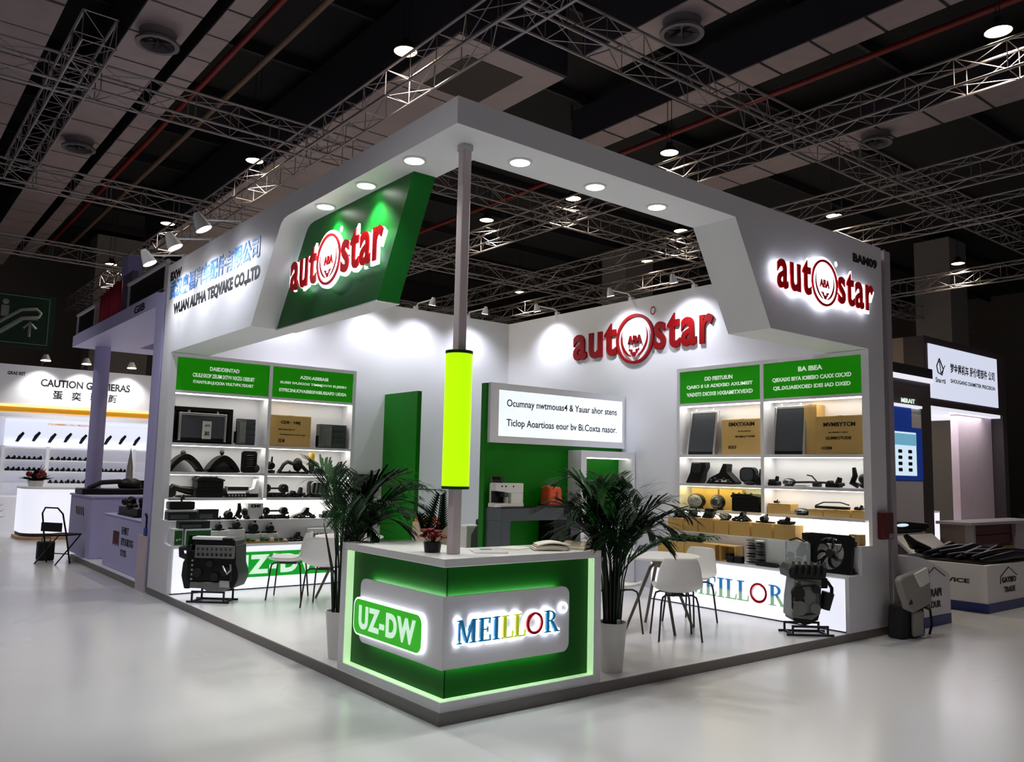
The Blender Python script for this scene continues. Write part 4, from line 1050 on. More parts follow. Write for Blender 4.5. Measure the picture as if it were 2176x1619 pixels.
def engine_tall(loc, rz, label):
    t = thing('engine_assembly', label, 'engine', loc, rz)
    P = lambda n, mb, m, bv=.006: link(n, mb, M[m], t, bv)
    P('engine_block', MB().prism([(-.18,.02),(.02,.0),(.1,.06),(.12,.4),(-.14,.4),(-.17,.2)],'y',-.13,.14), 'grey_cast', .015)
    P('cylinder_head', MB().prism([(-.2,.4),(.15,.4),(.17,.5),(.12,.53),(-.17,.53),(-.21,.47)],'y',-.15,.15), 'dark_cast', .012)
    k = MB()
    for i in range(6): k.tube([(-.18+.06*i,-.16,.43+.01*(i%2)),(-.17+.06*i,-.17,.5),(-.15+.06*i,-.1,.545)],.016,8)
    P('intake_manifold', k, 'dark_cast', 0)
    P('timing_cover', MB().prism([(-.06,.06),(.04,.04),(.06,.36),(-.1,.38)],'y',-.165,-.13), 'grey_cast', .01)
    for i, (x, z, r) in enumerate([(-.13,.26,.06),(-.12,.12,.07),(.04,.3,.04),(.03,.12,.05)]):
        P('pulley', MB().lathe([(.001,-.04),(r,-.04),(r*.82,-.025),(r,-.01),(r,.02)],22,(x,-.15,z),'y'), 'grey_cast' if i % 2 else 'dark_cast', 0)
    P('drive_belt', MB().tube([(-.19,-.175,.26),(-.13,-.175,.32),(.04,-.175,.34),(.08,-.175,.3),(.08,-.175,.12),(.03,-.175,.07),(-.12,-.175,.05),(-.19,-.175,.12)],.009,6,True), 'black_rubber', 0)
    P('oil_filter', MB().cone((.16,-.06,.1),(.2,-.07,.26),.055,.06,16), 'black_rubber', 0)
    P('air_pipe', MB().tube([(.1,-.05,.36),(.2,-.06,.36),(.24,-.06,.3),(.235,-.06,.2),(.2,-.06,.14)],.018,8), 'black_plastic', 0)
    P('side_housing', MB().box(.08,.19,-.1,.1,.3,.4), 'black_plastic', .012)
    P('oil_pan', MB().prism([(-.17,.03),(.1,.07),(.08,.0),(.0,-.04),(-.05,-.05),(-.16,-.01)],'y',-.12,.12), 'black_plastic', .01)
    r = random.Random(11)
    for i in range(14): P('bolt', MB().ell((-.15+.24*r.random(),-.136-.02*r.random(),.08+.3*r.random()),.009,.009,.009,6,4), 'silver', 0)
    return t
stand('engine_stand', 'low black metal stand under the tall grey engine on the right', (4.47,.24,H0), math.radians(-38), .34, .24, .1)
engine_tall((4.47,.24,H0+.152), math.radians(-38), 'tall grey engine with belt and pulleys on a low stand near the right end wall')
# ------------------------------------------------------------------ chairs and tables
def shell_mb(back_h=.33):
    prof = [(.21,.035,.17),(.2,.012,.19),(.12,0,.205),(.0,-.005,.215),(-.1,0,.22),(-.165,.025,.222),(-.2,.075,.22),(-.215,.14,.212),(-.232,.24,.195),(-.25,back_h-.02,.165),(-.253,back_h,.15)]
    nu = 10; m = MB(); vs = []
    for (y, z, w_) in prof:
        for i in range(nu+1):
            u = -1+2*i/nu
            seat = max(0, min(1, (.12-z)/.12))
            lift = .05*abs(u)**2.5*seat; fwd = .05*abs(u)**2.2*(1-seat)
            vs.append((u*w_, y+fwd, z+lift))
    n = nu+1; fs = []
    for j in range(len(prof)-1):
        for i in range(nu): fs.append((j*n+i, j*n+i+1, (j+1)*n+i+1, (j+1)*n+i))
    return m.add(vs, fs)
def make_chair(name, label, loc, face):
    rz = math.atan2(face[1], face[0]) - PI/2
    t = thing(name, label, 'chair', loc, rz, 'white shell chairs in the green and white booth')
    o = link('shell', shell_mb(), M['chair_white'], t, 0, 80); o.location = (0,0,.43)
    so = o.modifiers.new('thick','SOLIDIFY'); so.thickness = .014; so.offset = 0
    su = o.modifiers.new('sub','SUBSURF'); su.levels = 1; su.render_levels = 1
    for sx in (-1,1):
        for sy, yy in ((1,.17),(-1,-.17)):
            link('leg', MB().tube([(sx*.04,yy*.7,.405),(sx*.12,yy*.8,.413),(sx*.155,yy*.95,.395),(sx*.17,yy*1.0,.34),(sx*.2,yy*1.18,.0)],.0095,8), M['chair_steel'], t)
    link('seat_bracket', MB().box(-.06,.06,-.1,.1,.396,.418), M['chair_steel'], t)
    return t
def make_table(label, loc, rz, r=.4):
    t = thing('round_table', label, 'table', loc, rz, 'round white tables in the green and white booth')
    link('table_top', MB().lathe([(.001,.695),(r-.03,.695),(r-.004,.705),(r,.715),(r-.006,.722),(.001,.722)],48), M['chair_white'], t)
    link('hub', MB().cone((0,0,.6),(0,0,.695),.035,.12,18), M['table_leg'], t)
    for k in range(4):
        a_ = PI/4+k*PI/2; c, s = math.cos(a_), math.sin(a_)
        link('leg', MB().tube([(c*.03,s*.03,.66),(c*.1,s*.1,.6),(c*.36,s*.36,0)],[.018,.018,.014],8), M['table_leg'], t)
    return t
make_table('round white table with splayed legs near the right shelf, behind the right palm', (3.42,1.2,H0), .35)
make_table('round white table with splayed legs near the left shelf, behind the left palm', (1.68,4.47,H0), .2)
make_chair('shell_chair', 'white chair with its back to the front, nearest the right palm', (3.19,.8,H0), (.6,.8))
make_chair('shell_chair', 'white chair at the far side of the right table, in front of the serif lettering', (3.98,1.28,H0), (-1,-.05))
make_chair('shell_chair', 'white chair half hidden behind the right palm leaves', (2.84,1.27,H0), (1,.1))
make_chair('shell_chair', 'white chair by the green base graphic, turned towards the wide black engine', (1.1,4.83,H0), (-.62,.45))
make_chair('shell_chair', 'white chair with its back to the aisle, beside the left palm stems', (1.22,4.12,H0), (.75,.75))

# ------------------------------------------------------------------ palms
def frond(seed, az, stem_h, reach, drop, leaf_len, nleaf):
    r = random.Random(seed); m = MB()
    ca, sa = math.cos(az), math.sin(az); P = []
    n = 16
    for i in range(n+1):
        u = i/n
        d = .03 + reach*(max(0,u-.25)/.75)**1.5
        z = .3*0 + stem_h*(1-(1-min(1,u/.85))**1.6) - drop*max(0,(u-.7)/.3)**2
        P.append(Vector((ca*d, sa*d, z)))
    m.tube(P, [.009-.006*i/n for i in range(n+1)], 6)
    side = Vector((-sa,ca,0))
    for k in range(nleaf):
        u = .42+.57*k/(nleaf-1); f = u*n; i = min(n-1,int(f)); p = P[i].lerp(P[i+1], f-i); tg = (P[i+1]-P[i]).normalized()
        L = leaf_len*(1.0-.6*abs((u-.62)/.4)**1.5)*(.85+.3*r.random())
        for s in (-1,1):
            d = (side*s*.7+tg*.75+Vector((0,0,.1-.1*r.random()))).normalized()
            nrm = d.cross(side).normalized() if abs(d.dot(side)) < .95 else Vector((0,0,1))
            wv = d.cross(Vector((0,0,1))); wv = wv.normalized()*.010 if wv.length > .05 else side*.010
            q1 = p+d*L*.35; q2 = p+d*L*.75+Vector((0,0,-.07*L)); q3 = p+d*L+Vector((0,0,-.22*L))
            m.add([p, q1+wv, q1-wv, q2+wv*.8, q2-wv*.8, q3], [(0,1,2),(1,3,4,2),(3,5,4)])
    return m
def make_palm(label, loc, seed, specs):
    t = thing('potted_palm', label, 'plant', loc)
    link('pot', MB().lathe([(.001,0),(.082,0),(.085,.01),(.118,.36),(.12,.372),(.11,.372),(.1,.34),(.001,.34)],32), M['pot_white'], t)
    link('soil', MB().lathe([(.001,.345),(.1,.345),(.1,.335)],20), M['soil'], t)
    r = random.Random(seed)
    for i, (az, h, reach, drop) in enumerate(specs):
        o = link('frond', frond(seed*31+i, az, h, reach, drop, .33+.08*r.random(), 25), M['leaf_dark' if i % 3 else 'leaf'], t, 0, 0)
        o.location = (.03*math.cos(az*1.7), .03*math.sin(az*1.3), .34)
    for k in range(18):
        a_ = 2.4*k; q = .02+.05*r.random()
        o = link('stem', MB().tube([(q*math.cos(a_),q*math.sin(a_),.34),(q*1.4*math.cos(a_),q*1.4*math.sin(a_),.7),(q*2.6*math.cos(a_),q*2.6*math.sin(a_),.95+.15*r.random())],[.007,.006,.003],6), M['stem'], t)
    link('plant_tag', MB().box(-.02,.02,-.075,-.073,.34,.4), M['paper'], t)
    return t
rv_ = math.atan2(-.783,.622)   # image-right direction on the floor
D_ = math.radians
def az(d): return rv_ + D_(d)
make_palm('potted palm in a white planter right of the counter, hiding part of the right table', (1.74,.21,H0), 3,
  [(az(172),1.16,.40,.05),(az(150),1.0,.42,.1),(az(100),1.14,.30,.06),(az(60),1.08,.36,.1),(az(20),.98,.55,.12),(az(-5),.92,.75,.02),(az(-20),.72,.78,-.02),(az(190),.92,.50,.02),(az(220),.95,.4,.1),(az(250),1.05,.3,.1),(az(300),1.0,.4,.1),(az(340),.85,.5,.08),(az(130),1.1,.28,.05),(az(270),.8,.4,.1),(az(40),.8,.35,.1),(az(160),.8,.4,.12),(az(200),.75,.3,.1),(az(80),.9,.3,.1),(az(0),.75,.35,.1),(az(230),.7,.25,.05)])
make_palm('potted palm in a white planter left of the counter, in front of the left shelf', (.19,1.74,H0), 5,
  [(az(175),1.18,.28,-.02),(az(150),1.12,.2,.02),(az(90),1.12,.4,.05),(az(30),1.12,.5,.05),(az(5),1.02,.72,.0),(az(-15),.9,.7,.05),(az(60),1.1,.55,.1),(az(20),.95,.6,.1),(az(-40),1.0,.4,.1),(az(110),1.05,.35,.08),(az(0),1.12,.45,.05),(az(45),.9,.5,.1),(az(-60),.9,.35,.1),(az(70),.85,.4,.1),(az(15),.8,.45,.1),(az(100),.85,.3,.1),(az(-25),.75,.4,.1)])

# ------------------------------------------------------------------ store corner of the booth
o = link('partition_wall', MB().box(3.16,5.595,3.83,3.93,H0,2.70), M['green_panel']); tag(o, 'green store wall behind the coffee machine and the light box sign', 'wall')
o = link('partition_wall', MB().box(3.24,3.31,5.57,6.495,H0,2.71), M['green_panel']); tag(o, 'narrow upright green fin wall standing out from the white wall', 'wall')
t = thing('light_box_sign', 'long white light box with two lines of thin black text on the green store wall', 'sign', (4.4,3.8,2.3))
fr = MB(); x0, x1, za, zc = 3.19, 5.59, 1.955, 2.705; b_ = .085
fr.box(x0,x1,3.772,3.828,za,za+b_); fr.box(x0,x1,3.772,3.828,zc-b_,zc); fr.box(x0,x0+.13,3.772,3.828,za+b_,zc-b_); fr.box(x1-.05,x1,3.772,3.828,za+b_,zc-b_); fr.box(x0+.13,x1-.05,3.8,3.828,za+b_,zc-b_)
link('box_frame', fr, M['white_panel'], t, world=True)
pn_ = link('lit_panel', MB().box(x0+.131,x1-.051,3.776,3.799,za+b_+.001,zc-b_-.001), M['lit_sign'], t, world=True)
q = text_mb('Ocumnay nwtmouas4 & Yauar ahor stens', (x0+.26,3.776,2.39), X, Z, 1.98, .12, .002, .012); q2 = text_mb('Ticlop Aoartioas eour bv Bi.Coxta nasor.', (x0+.26,3.776,2.14), X, Z, 1.98, .12, .002, .012); link('lettering', q, M['letter_black'], pn_, 0, 0); link('lettering', q2, M['letter_black'], pn_, 0, 0)
t = thing('display_cabinet', 'white open cabinet with a green back and glass shelf in the right corner', 'cabinet', (5.07,3.6,H0))
c = MB(); cx0, cx1, cy0, cy1, ct = 4.56, 5.59, 3.57, 3.828, 1.9
c.box(cx0,cx0+.1,cy0,cy1,H0,ct); c.box(cx1-.075,cx1,cy0,cy1,H0,ct); c.box(cx0+.1,cx1-.075,cy0,cy1,ct-.09,ct); c.box(cx0+.1,cx1-.075,cy0,cy1,H0,.9); 
link('carcass', c, M['white_panel'], t, world=True)
link('back_panel', MB().box(cx0+.1,cx1-.075,cy1-.012,cy1,.9,ct-.09), M['green_panel'], t, world=True)
link('glass_shelf', MB().box(cx0+.1,cx1-.075,cy0+.02,cy1-.013,1.497,1.505), M['glass_shelf'], t, world=True)
link('led_strip', MB().box(cx0+.14,cx1-.1,cy0+.05,cy0+.08,ct-.104,ct-.0905), M['led_shelf'], t, world=True)
t = thing('coffee_counter', 'dark grey open fronted side counter against the green store wall', 'counter', (3.8,3.65,H0))
c = MB().box(3.19,4.5,3.5,3.825,1.0,1.155); link('counter_top', c, M['counter_grey'], t, .003, world=True)
link('top_sheet', MB().box(3.185,4.51,3.495,3.826,1.155,1.167), M['black_plastic'], t, world=True)
link('side_panel', MB().box(3.19,3.33,3.5,3.825,H0,1.0), M['counter_grey'], t, .003, world=True)
link('side_panel', MB().box(4.33,4.5,3.5,3.825,H0,1.0), M['counter_grey'], t, .003, world=True)
link('inner_cupboard', MB().box(4.06,4.33,3.53,3.825,H0,1.0), M['black_plastic'], t, world=True)
t = thing('coffee_machine', 'white coffee machine with a black recess on the grey side counter', 'appliance', (3.33,3.66,1.167))
link('rear_body', MB().box(-.12,.22,-.02,.13,0,.28), M['appliance_white'], t, .012)
link('head', MB().prism([(-.22,.2),(.02,.17),(.22,.17),(.22,.29),(-.22,.29)],'y',-.13,-.02), M['appliance_white'], t, .008)
link('drip_tray', MB().box(-.23,.22,-.14,.0,0,.045), M['appliance_white'], t, .006)
link('recess', MB().box(-.2,.0,-.03,-.021,.05,.19), M['black_plastic'], t)
link('side_body', MB().box(.03,.22,-.125,-.021,.045,.17), M['appliance_white'], t, .004)
link('portafilter', MB().cone((-.08,-.08,.19),(-.08,-.08,.12),.03,.022,12), M['black_plastic'], t)
link('glass_jug', MB().lathe([(.03,.046),(.036,.1),(.03,.118)],14,(-.02,-.08,0)), M['silver'], t)
link('bean_hopper', MB().lathe([(.001,.29),(.07,.29),(.085,.35),(.08,.365),(.001,.365)],18,(-.1,.0,0)), M['dark_glass'], t)
k = MB()
for xx in (-.12,-.06,.06): k.add([(xx+.012*math.cos(q*PI/5),-.1315,.25+.012*math.sin(q*PI/5)) for q in range(10)],[tuple(range(10))])
link('control_knob', k, M['black_plastic'], t, 0, 0)
t = thing('electric_kettle', 'orange tapered kettle with a red gauge slot on the grey side counter', 'kettle', (4.12,3.66,1.167))
link('kettle_body', MB().prism([(-.12,0),(.12,0),(.118,.16),(.1,.235),(.085,.245),(-.1,.255)],'y',-.09,.09), M['kettle_orange'], t, .03)
link('gauge', MB().prism(rrect(.0,.035,.06,.19,.015),'y',-.094,-.089), M['kettle_red'], t)
link('spout', MB().box(-.11,-.04,-.03,.03,.245,.262), M['kettle_orange'], t, .006)
link('foot', MB().box(-.11,.11,-.085,.085,-.0005,.008), M['black_plastic'], t)

# things seen in the doorway of the store
t = thing('carton_stack_box', 'pale brown box with an orange lid seen in the store doorway beside the green fin', 'box', (3.36,5.3,H0))
link('box_body', MB().box(-.2,.2,-.16,.16,0,.8), M['paper_old'], t, .004); link('lid', MB().box(-.18,.1,-.15,.15,.8,.86), M['kettle_orange'], t, .01)
t = thing('water_dispenser', 'white water dispenser seen through the store doorway behind the pole', 'appliance', (3.62,4.75,H0))
link('body', MB().box(-.15,.15,-.15,.15,0,.76), M['appliance_white'], t, .01); link('top_cover', MB().box(-.155,.155,-.155,.155,.76,.79), M['white_gloss'], t, .008); link('tap', MB().box(-.03,.03,-.19,-.15,.6,.66), M['spot_body'], t)
t = thing('black_bag', 'black upright bag leaning inside the store doorway next to the green wall', 'bag', (3.45,4.2,H0))
link('bag_body', MB().prism([(-.15,0),(.15,0),(.14,.7),(.1,.82),(-.06,.82),(-.14,.7)],'y',-.1,.1), M['black_matte'], t, .03); link('flap', MB().box(-.08,.09,-.11,.08,.82,.9), M['black_rubber'], t, .02)
t = thing('wall_screen', 'black screen hanging on the white wall right of the left shelf', 'screen', (2.92,6.5,1.3))
link('screen_panel', MB().box(-.15,.17,-.045,-.002,-.4,.21), M['black_matte'], t, .004); link('camera_knob', MB().box(.12,.15,-.04,-.01,.21,.27), M['black_rubber'], t)
t = thing('wall_box', 'dark red fire box on the end wall of the booth at the far right', 'box', (5.55,0,1.12))
link('box_body', MB().box(-.11,.11,-.07,-.001,-.14,.14), M['red_box'], t, .012); link('paper_label', MB().box(.0,.09,-.0715,-.07,-.125,-.08), M['fabric_grey'], t)

# ------------------------------------------------------------------ arm spotlights of the booth
def arm_spot(base, out, label, aim, energy, big=False, color=(.88,.9,1), group='arm spotlights on the booth'):
    """base: on the wall top; out: head position"""
    t = thing('arm_spotlight', label, 'spotlight', base, 0, group)
    b = Vector(base); o = Vector(out)-b; a_ = Vector(aim)-Vector(out); a_.normalize()
    link('clamp', MB().box(-.03,.03,-.03,.03,0,.05), M['spot_body'], t)
    link('arm', MB().tube([(0,0,.04),(o.x*.15,o.y*.15,.07+o.z*.5),(o.x,o.y,o.z+.05)],.011,8), M['spot_body'], t)
    s = 1.15 if big else .75
    hd = MB()
    h0 = o - a_*.05*s; h1 = o + a_*.05*s
    hd.tube([h0-a_*.06*s, h0, h1],[.03*s,.05*s,.075*s],18); link('lamp_head', hd, M['spot_body'], t)
    ln = MB().tube([h1+a_*.001, h1+a_*.004],[.066*s,.066*s],18); link('lens', ln, M['spot_lens'], t)
    link('yoke', MB().tube([(o.x,o.y,o.z+.06), tuple(h0)],.012,6), M['spot_body'], t)
    light('spot_beam', 'SPOT', Vector(out)+a_*.09*s, energy, color, aim, t, spot_size=D_(125), spot_blend=1., shadow_soft_size=.05)
for i, yy in enumerate([(2.55),(3.7),(5.3)]):
    arm_spot((5.63,yy,4.09),(5.2,yy,4.13), ['arm spotlight on the right booth wall above the star lettering, nearest the fascia','arm spotlight on the right booth wall above the large logo ring','arm spotlight on the right booth wall nearest the inner corner'][i], (5.6,yy,2.7), 66)
for i, xx in enumerate([(1.6),(2.9),(3.75),(4.75)]):
    arm_spot((xx,6.53,4.09),(xx,6.05,4.13), ['arm spotlight on the left booth wall behind the left fascia','arm spotlight on the left booth wall beside the green block end','arm spotlight on the left booth wall left of the pole','arm spotlight on the left booth wall between the pole and the inner corner'][i], (xx,6.5,2.4), 54)
for i, yy in enumerate([4.0,4.95,5.94]):
    arm_spot((.03,yy,4.13),(-.4,yy,4.04), ['long arm spotlight over the left fascia nearest the green block','long arm spotlight over the left fascia, middle of its three','long arm spotlight over the left fascia nearest the balcony'][i], (0,yy-.2,3.2), 46, True, (.88,.92,1))
# ------------------------------------------------------------------ left neighbour: stand with a balcony
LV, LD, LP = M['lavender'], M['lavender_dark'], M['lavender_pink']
t = thing('neighbour_platform', 'lavender tinted platform of the stand with a balcony left of the booth', 'platform', (1.5,8.8,0))
link('deck', MB().box(0,3.5,6.6,10.95,0,.08), M['deck'], t, world=True); link('edge_trim', MB().box(-.014,-.001,6.6,10.95,0,.078), M['deck_edge'], t, world=True)
t = thing('balcony_stand', 'lavender two storey stand frame with a balcony and railings left of the booth', 'stand', (1,9,.08))
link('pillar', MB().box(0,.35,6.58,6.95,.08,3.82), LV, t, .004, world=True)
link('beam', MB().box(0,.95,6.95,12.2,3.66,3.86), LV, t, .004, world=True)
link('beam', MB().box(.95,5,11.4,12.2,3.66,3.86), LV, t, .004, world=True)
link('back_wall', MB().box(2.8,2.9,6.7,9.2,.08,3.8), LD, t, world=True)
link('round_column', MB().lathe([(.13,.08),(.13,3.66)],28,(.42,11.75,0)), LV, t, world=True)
lt = text_mb('GIB', (-.001,8.05,3.7), -Y, Z, .55, .11, .003, .03); link('lettering', lt, M['letter_black'], t, 0, 0, True)
for y0_, y1_, zr in ((6.75,8.6,4.24),(10.75,12.1,4.24)):
    link('handrail', MB().tube([(.05,y0_-.05,zr),(.05,y1_+.05,zr)],.033,8), M['rail_grey'], t, world=True)
    for yy in (y0_, y1_): link('rail_post', MB().box(.03,.07,yy-.02,yy+.02,3.86,zr), M['rail_grey'], t, world=True)
link('glass_panel', MB().box(.045,.055,6.8,8.57,3.9,4.2), M['dark_glass'], t, world=True)
link('glass_panel', MB().box(.045,.055,10.79,12.05,3.9,4.2), M['dark_glass'], t, world=True)
d = MB(); vs = []; N = 24
for i in range(N+1):
    y = 9.42+1.3*i/N; x = .12+.04*math.sin(i*1.7); vs += [(x,y,3.87),(x,y,4.46-.1*i/N)]
d.add(vs, [(2*i,2*i+2,2*i+3,2*i+1) for i in range(N)])
o = link('drape', d, M['drape_red'], t, 0, 60, True); sm = o.modifiers.new('thick','SOLIDIFY'); sm.thickness = .02; o['label'] = 'crimson drape'
o = link('drape', MB().box(.12,.2,8.78,9.36,3.87,4.5), M['drape_grey'], t, world=True)
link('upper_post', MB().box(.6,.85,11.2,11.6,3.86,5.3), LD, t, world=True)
t = thing('low_end_wall', 'low pinkish white partition between the booth and the lavender stand', 'partition', (.02,6.6,0))
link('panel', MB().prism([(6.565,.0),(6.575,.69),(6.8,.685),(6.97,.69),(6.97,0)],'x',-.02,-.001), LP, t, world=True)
t = thing('logo_counter', 'lavender counter with a red and black logo beside the lavender pillar', 'counter', (.4,8.1,.08))
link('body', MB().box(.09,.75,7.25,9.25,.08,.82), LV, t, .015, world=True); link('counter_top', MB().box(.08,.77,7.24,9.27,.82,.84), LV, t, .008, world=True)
q = MB()
for i in range(5): q.box(.086,.0895,8.68-.07*i-.05,8.68-.07*i,.42+.02*(i%2),.62)
link('logo_mark', q, M['maroon'], t, 0, 0, True)
label_lines(t, 'lettering', [('EHIRT',0,.18,.36,.1,'L'),('EIYUUIDXG',0,.03,.62,.1,'L'),('SYIS',0,-.12,.3,.09,'L')], M['letter_black'], (.089,8.22,.42), -Y, Z)
t = thing('corner_counter', 'taller lavender counter behind the folding chair', 'counter', (.6,10.4,.08))
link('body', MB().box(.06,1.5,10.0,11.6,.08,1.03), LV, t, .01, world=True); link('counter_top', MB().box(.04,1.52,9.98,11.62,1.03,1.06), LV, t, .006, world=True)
q = MB()
for i in range(4): q.prism([(11.15-.16*i,.86),(11.05-.16*i,.86),(10.98-.16*i,.72),(11.08-.16*i,.74)],'x',.056,.0605)
link('logo_mark', q, M['maroon'], t, 0, 0, True)
t = thing('engine_display', 'black engine parts piled on the lavender logo counter', 'car parts', (.4,8.35,.84))
r = random.Random(2); m = MB(); m.box(-.22,.22,-.5,.5,0,.12)
for i in range(26): m.ell((-.22+.44*r.random(),-.5+1.0*r.random(),.1+.12*r.random()),.05,.06,.05,8,6)
link('pile', m, M['black_plastic'], t); link('tray', MB().box(-.25,.25,-.45,.45,-.0005,.02), M['dark_cast'], t)
t = thing('parts_display', 'long black machine part lying on the taller lavender counter', 'car parts', (.55,11.0,1.06))
link('case', MB().box(-.5,.5,-.3,.3,0,.1), M['black_plastic'], t, .02); link('motor', MB().ell((.3,0,.16),.2,.2,.12,14,8), M['dark_cast'], t); link('pipe', MB().tube([(-.4,-.2,.1),(-.2,-.2,.2),(.1,-.2,.22)],.04,8), M['black_rubber'], t)
t = thing('hand_sanitiser', 'dark blue bottle with a curved pump on the low pinkish partition', 'bottle', (-.01,6.68,.688))
link('bottle_body', MB().box(-.009,.008,-.05,.06,0,.1), M['plinth_blue'], t, .002); link('pump_head', MB().prism([(-.02,.1),(.0,.1),(.0,.22),(.06,.26),(.06,.28),(-.02,.25)],'x',-.009,.008), M['black_plastic'], t)
t = thing('folding_chair', 'black metal folding chair standing in the aisle beside the lavender counter', 'chair', (-.38,10.35,0), math.radians(-55))
link('back_frame', MB().tube([(-.23,.12,.0),(-.22,.02,.45),(-.2,-.06,.78),(-.12,-.09,.87),(.12,-.09,.87),(.2,-.06,.78),(.22,.02,.45),(.23,.12,0)],.013,8), M['black_plastic'], t)
link('backrest', MB().box(-.2,.2,-.07,-.05,.5,.64), M['black_matte'], t, .006)
link('seat', MB().box(-.2,.2,-.02,.36,.43,.455), M['black_matte'], t, .01)
for s in (-1,1): link('leg', MB().tube([(s*.2,.32,.43),(s*.2,-.14,0)],.011,8), M['black_plastic'], t)
link('cross_bar', MB().tube([(-.225,.09,.15),(.225,.09,.15)],.009,6), M['black_plastic'], t)
t = thing('trolley_bag', 'small dark bag standing under the black folding chair', 'bag', (-.38,10.95,0))
link('bag_body', MB().box(-.12,.12,-.1,.1,.0,.3), M['black_matte'], t, .02); link('handle', MB().tube([(-.06,0,.3),(-.06,0,.36),(.06,0,.36),(.06,0,.3)],.008,6), M['black_rubber'], t)

# ------------------------------------------------------------------ far left stand
FY = 17.4
t = thing('far_stand', 'far white stand with a black headline, amber band and lit shelves', 'stand', (1.5,FY,0))
FW = M['far_white']
link('back_wall', MB().box(-2.6,6,FY+.5,FY+.6,0,3.78), FW, t, world=True)
hb = MB().box(-2.6,6,FY,FY+.5,2.88,3.78); link('headline_board', hb, FW, t, world=True)
label_lines(t, 'lettering', [('CAUTION G•NVIERAS',.35,.42,1.95,.18,'L'),('GRAS RIIT',-.33,.64,.36,.08,'L')], M['letter_black'], (0,FY-.002,2.9), X, Z, off=.035)
label_lines(t, 'characters', [('蛋',.62,.14,None,.2,'L'),('奕',1.02,.14,None,.2,'L'),('骤',1.42,.14,None,.2,'L'),('颜',1.82,.14,None,.2,'L')], M['letter_black'], (0,FY-.002,2.9), X, Z)
link('amber_strip', MB().box(-2.6,6,FY-.02,FY+.02,2.82,2.87), M['amber_lit'], t, world=True)
link('amber_band', MB().box(-2.6,6,FY+.02,FY+.06,2.7,2.82), M['amber'], t, world=True)
link('cornice', MB().box(-2.6,6,FY,FY+.3,2.58,2.66), FW, t, world=True)
gp_ = link('graphic_panel', MB().box(-.26,1.55,FY+.16,FY+.2,1.93,2.55), M['lit_far'], t, world=True)
g2 = link('graphic_panel', MB().box(1.66,3.2,FY+.16,FY+.2,1.93,2.55), M['lit_far'], t, world=True)
def parts_print(x0, n, step):
    m = MB()
    for i in range(n):
        x = x0+step*i; z = 2.08+.02*(i%2)
        m.prism([(x-.09,z-.05),(x-.03,z-.06),(x+.09,z+.14),(x+.05,z+.18),(x-.04,z+.08)],'y',FY+.154,FY+.159)
    return m
link('product_print', parts_print(.05,5,.33), M['dark_cast'], gp_, 0, 0); link('product_print', parts_print(1.92,3,.33), M['dark_cast'], g2, 0, 0)
q = text_mb('ITALIAMMMEI CARL VMOJIONE', (.6,FY+.158,2.42), X, Z, .92, .06, .001, .02); link('lettering', q, M['amber'], gp_, 0, 0)
for x in (-.3,.6,1.58,2.5,3.4): link('upright', MB().box(x,x+.07,FY+.1,FY+.5,.6,1.93), FW, t, world=True)
for zz in (1.9,1.62,1.36,1.08,.8):
    link('shelf_board', MB().box(-.3,3.4,FY+.12,FY+.5,zz-.03,zz), FW, t, world=True)
link('base_cabinet', MB().box(-.3,3.4,FY+.05,FY+.5,0,.77), FW, t, world=True)
# small parts on those shelves: rows of tiny black parts
tiny = None
rows = [(-.2,.56,1.62,'upper left'),(.7,1.54,1.62,'upper middle'),(-.2,.56,1.36,'lower left'),(.7,1.54,1.36,'lower middle'),(.7,1.54,1.08,'bottom middle'),(1.68,2.44,1.36,'right')]
rr = random.Random(9)
protos = []
for k in range(3):
    m = MB().box(-.045,.045,-.05,.05,0,.035+.01*k); m.ell((.01*k,0,.05),.03,.03,.03+.008*k,8,6)
    protos.append(m)
first = []
for x0, x1, zz, nm in rows:
    lb = f'tiny black part, {nm} row on the far white stand shelves'
    for i in range(7):
        x = x0+.06+(x1-x0-.12)*i/6
        k = rr.randrange(3)
        if len(first) <= k or first[k] is None:
            while len(first) <= k: first.append(None)
            o = link('small_part', protos[k], M['black_plastic']); first[k] = o
        else:
            o = first[k].copy(); COL.objects.link(o)
        o.location = (x, FY+.28, zz); tag(o, lb, 'car part', f'parts in the {nm} row of the far stand')
t = thing('reception_desk', 'far glowing white curved reception desk on a tan wooden base', 'desk', (.3,15.2,0))
dk = [(-.15,15.9),(-.15,15.3)]+[(-.15+.35*(1-math.cos(PI/2*i/8)), 15.3-.45*math.sin(PI/2*i/8)) for i in range(1,9)]+[(1.4,14.85),(1.4,15.9)]
link('lit_body', MB().prism(dk,'z',.13,1.02), M['lit_base'], t, world=True)
link('desk_top', MB().prism([(x-.02,y-.02) for x,y in dk],'z',1.02,1.06), FW, t, world=True)
link('wooden_base', MB().prism([(x-.05,y-.05) for x,y in dk],'z',.0,.06), M['wood_tan'], t, world=True)
link('recessed_plinth', MB().prism([(x+.02 if x < 1 else x-.02,y+.03) for x,y in dk],'z',.06,.13), M['steel_dark'], t, world=True)
q = text_mb('Evgiunde', (.78,14.848,.76), X, Z, .34, .07, .002, .0); q2 = text_mb('CO.glant', (.78,14.848,.64), X, Z, .34, .07, .002, 0.); link('lettering', q, M['letter_black'], t, 0, 0, True); link('lettering', q2, M['letter_black'], t, 0, 0, True)
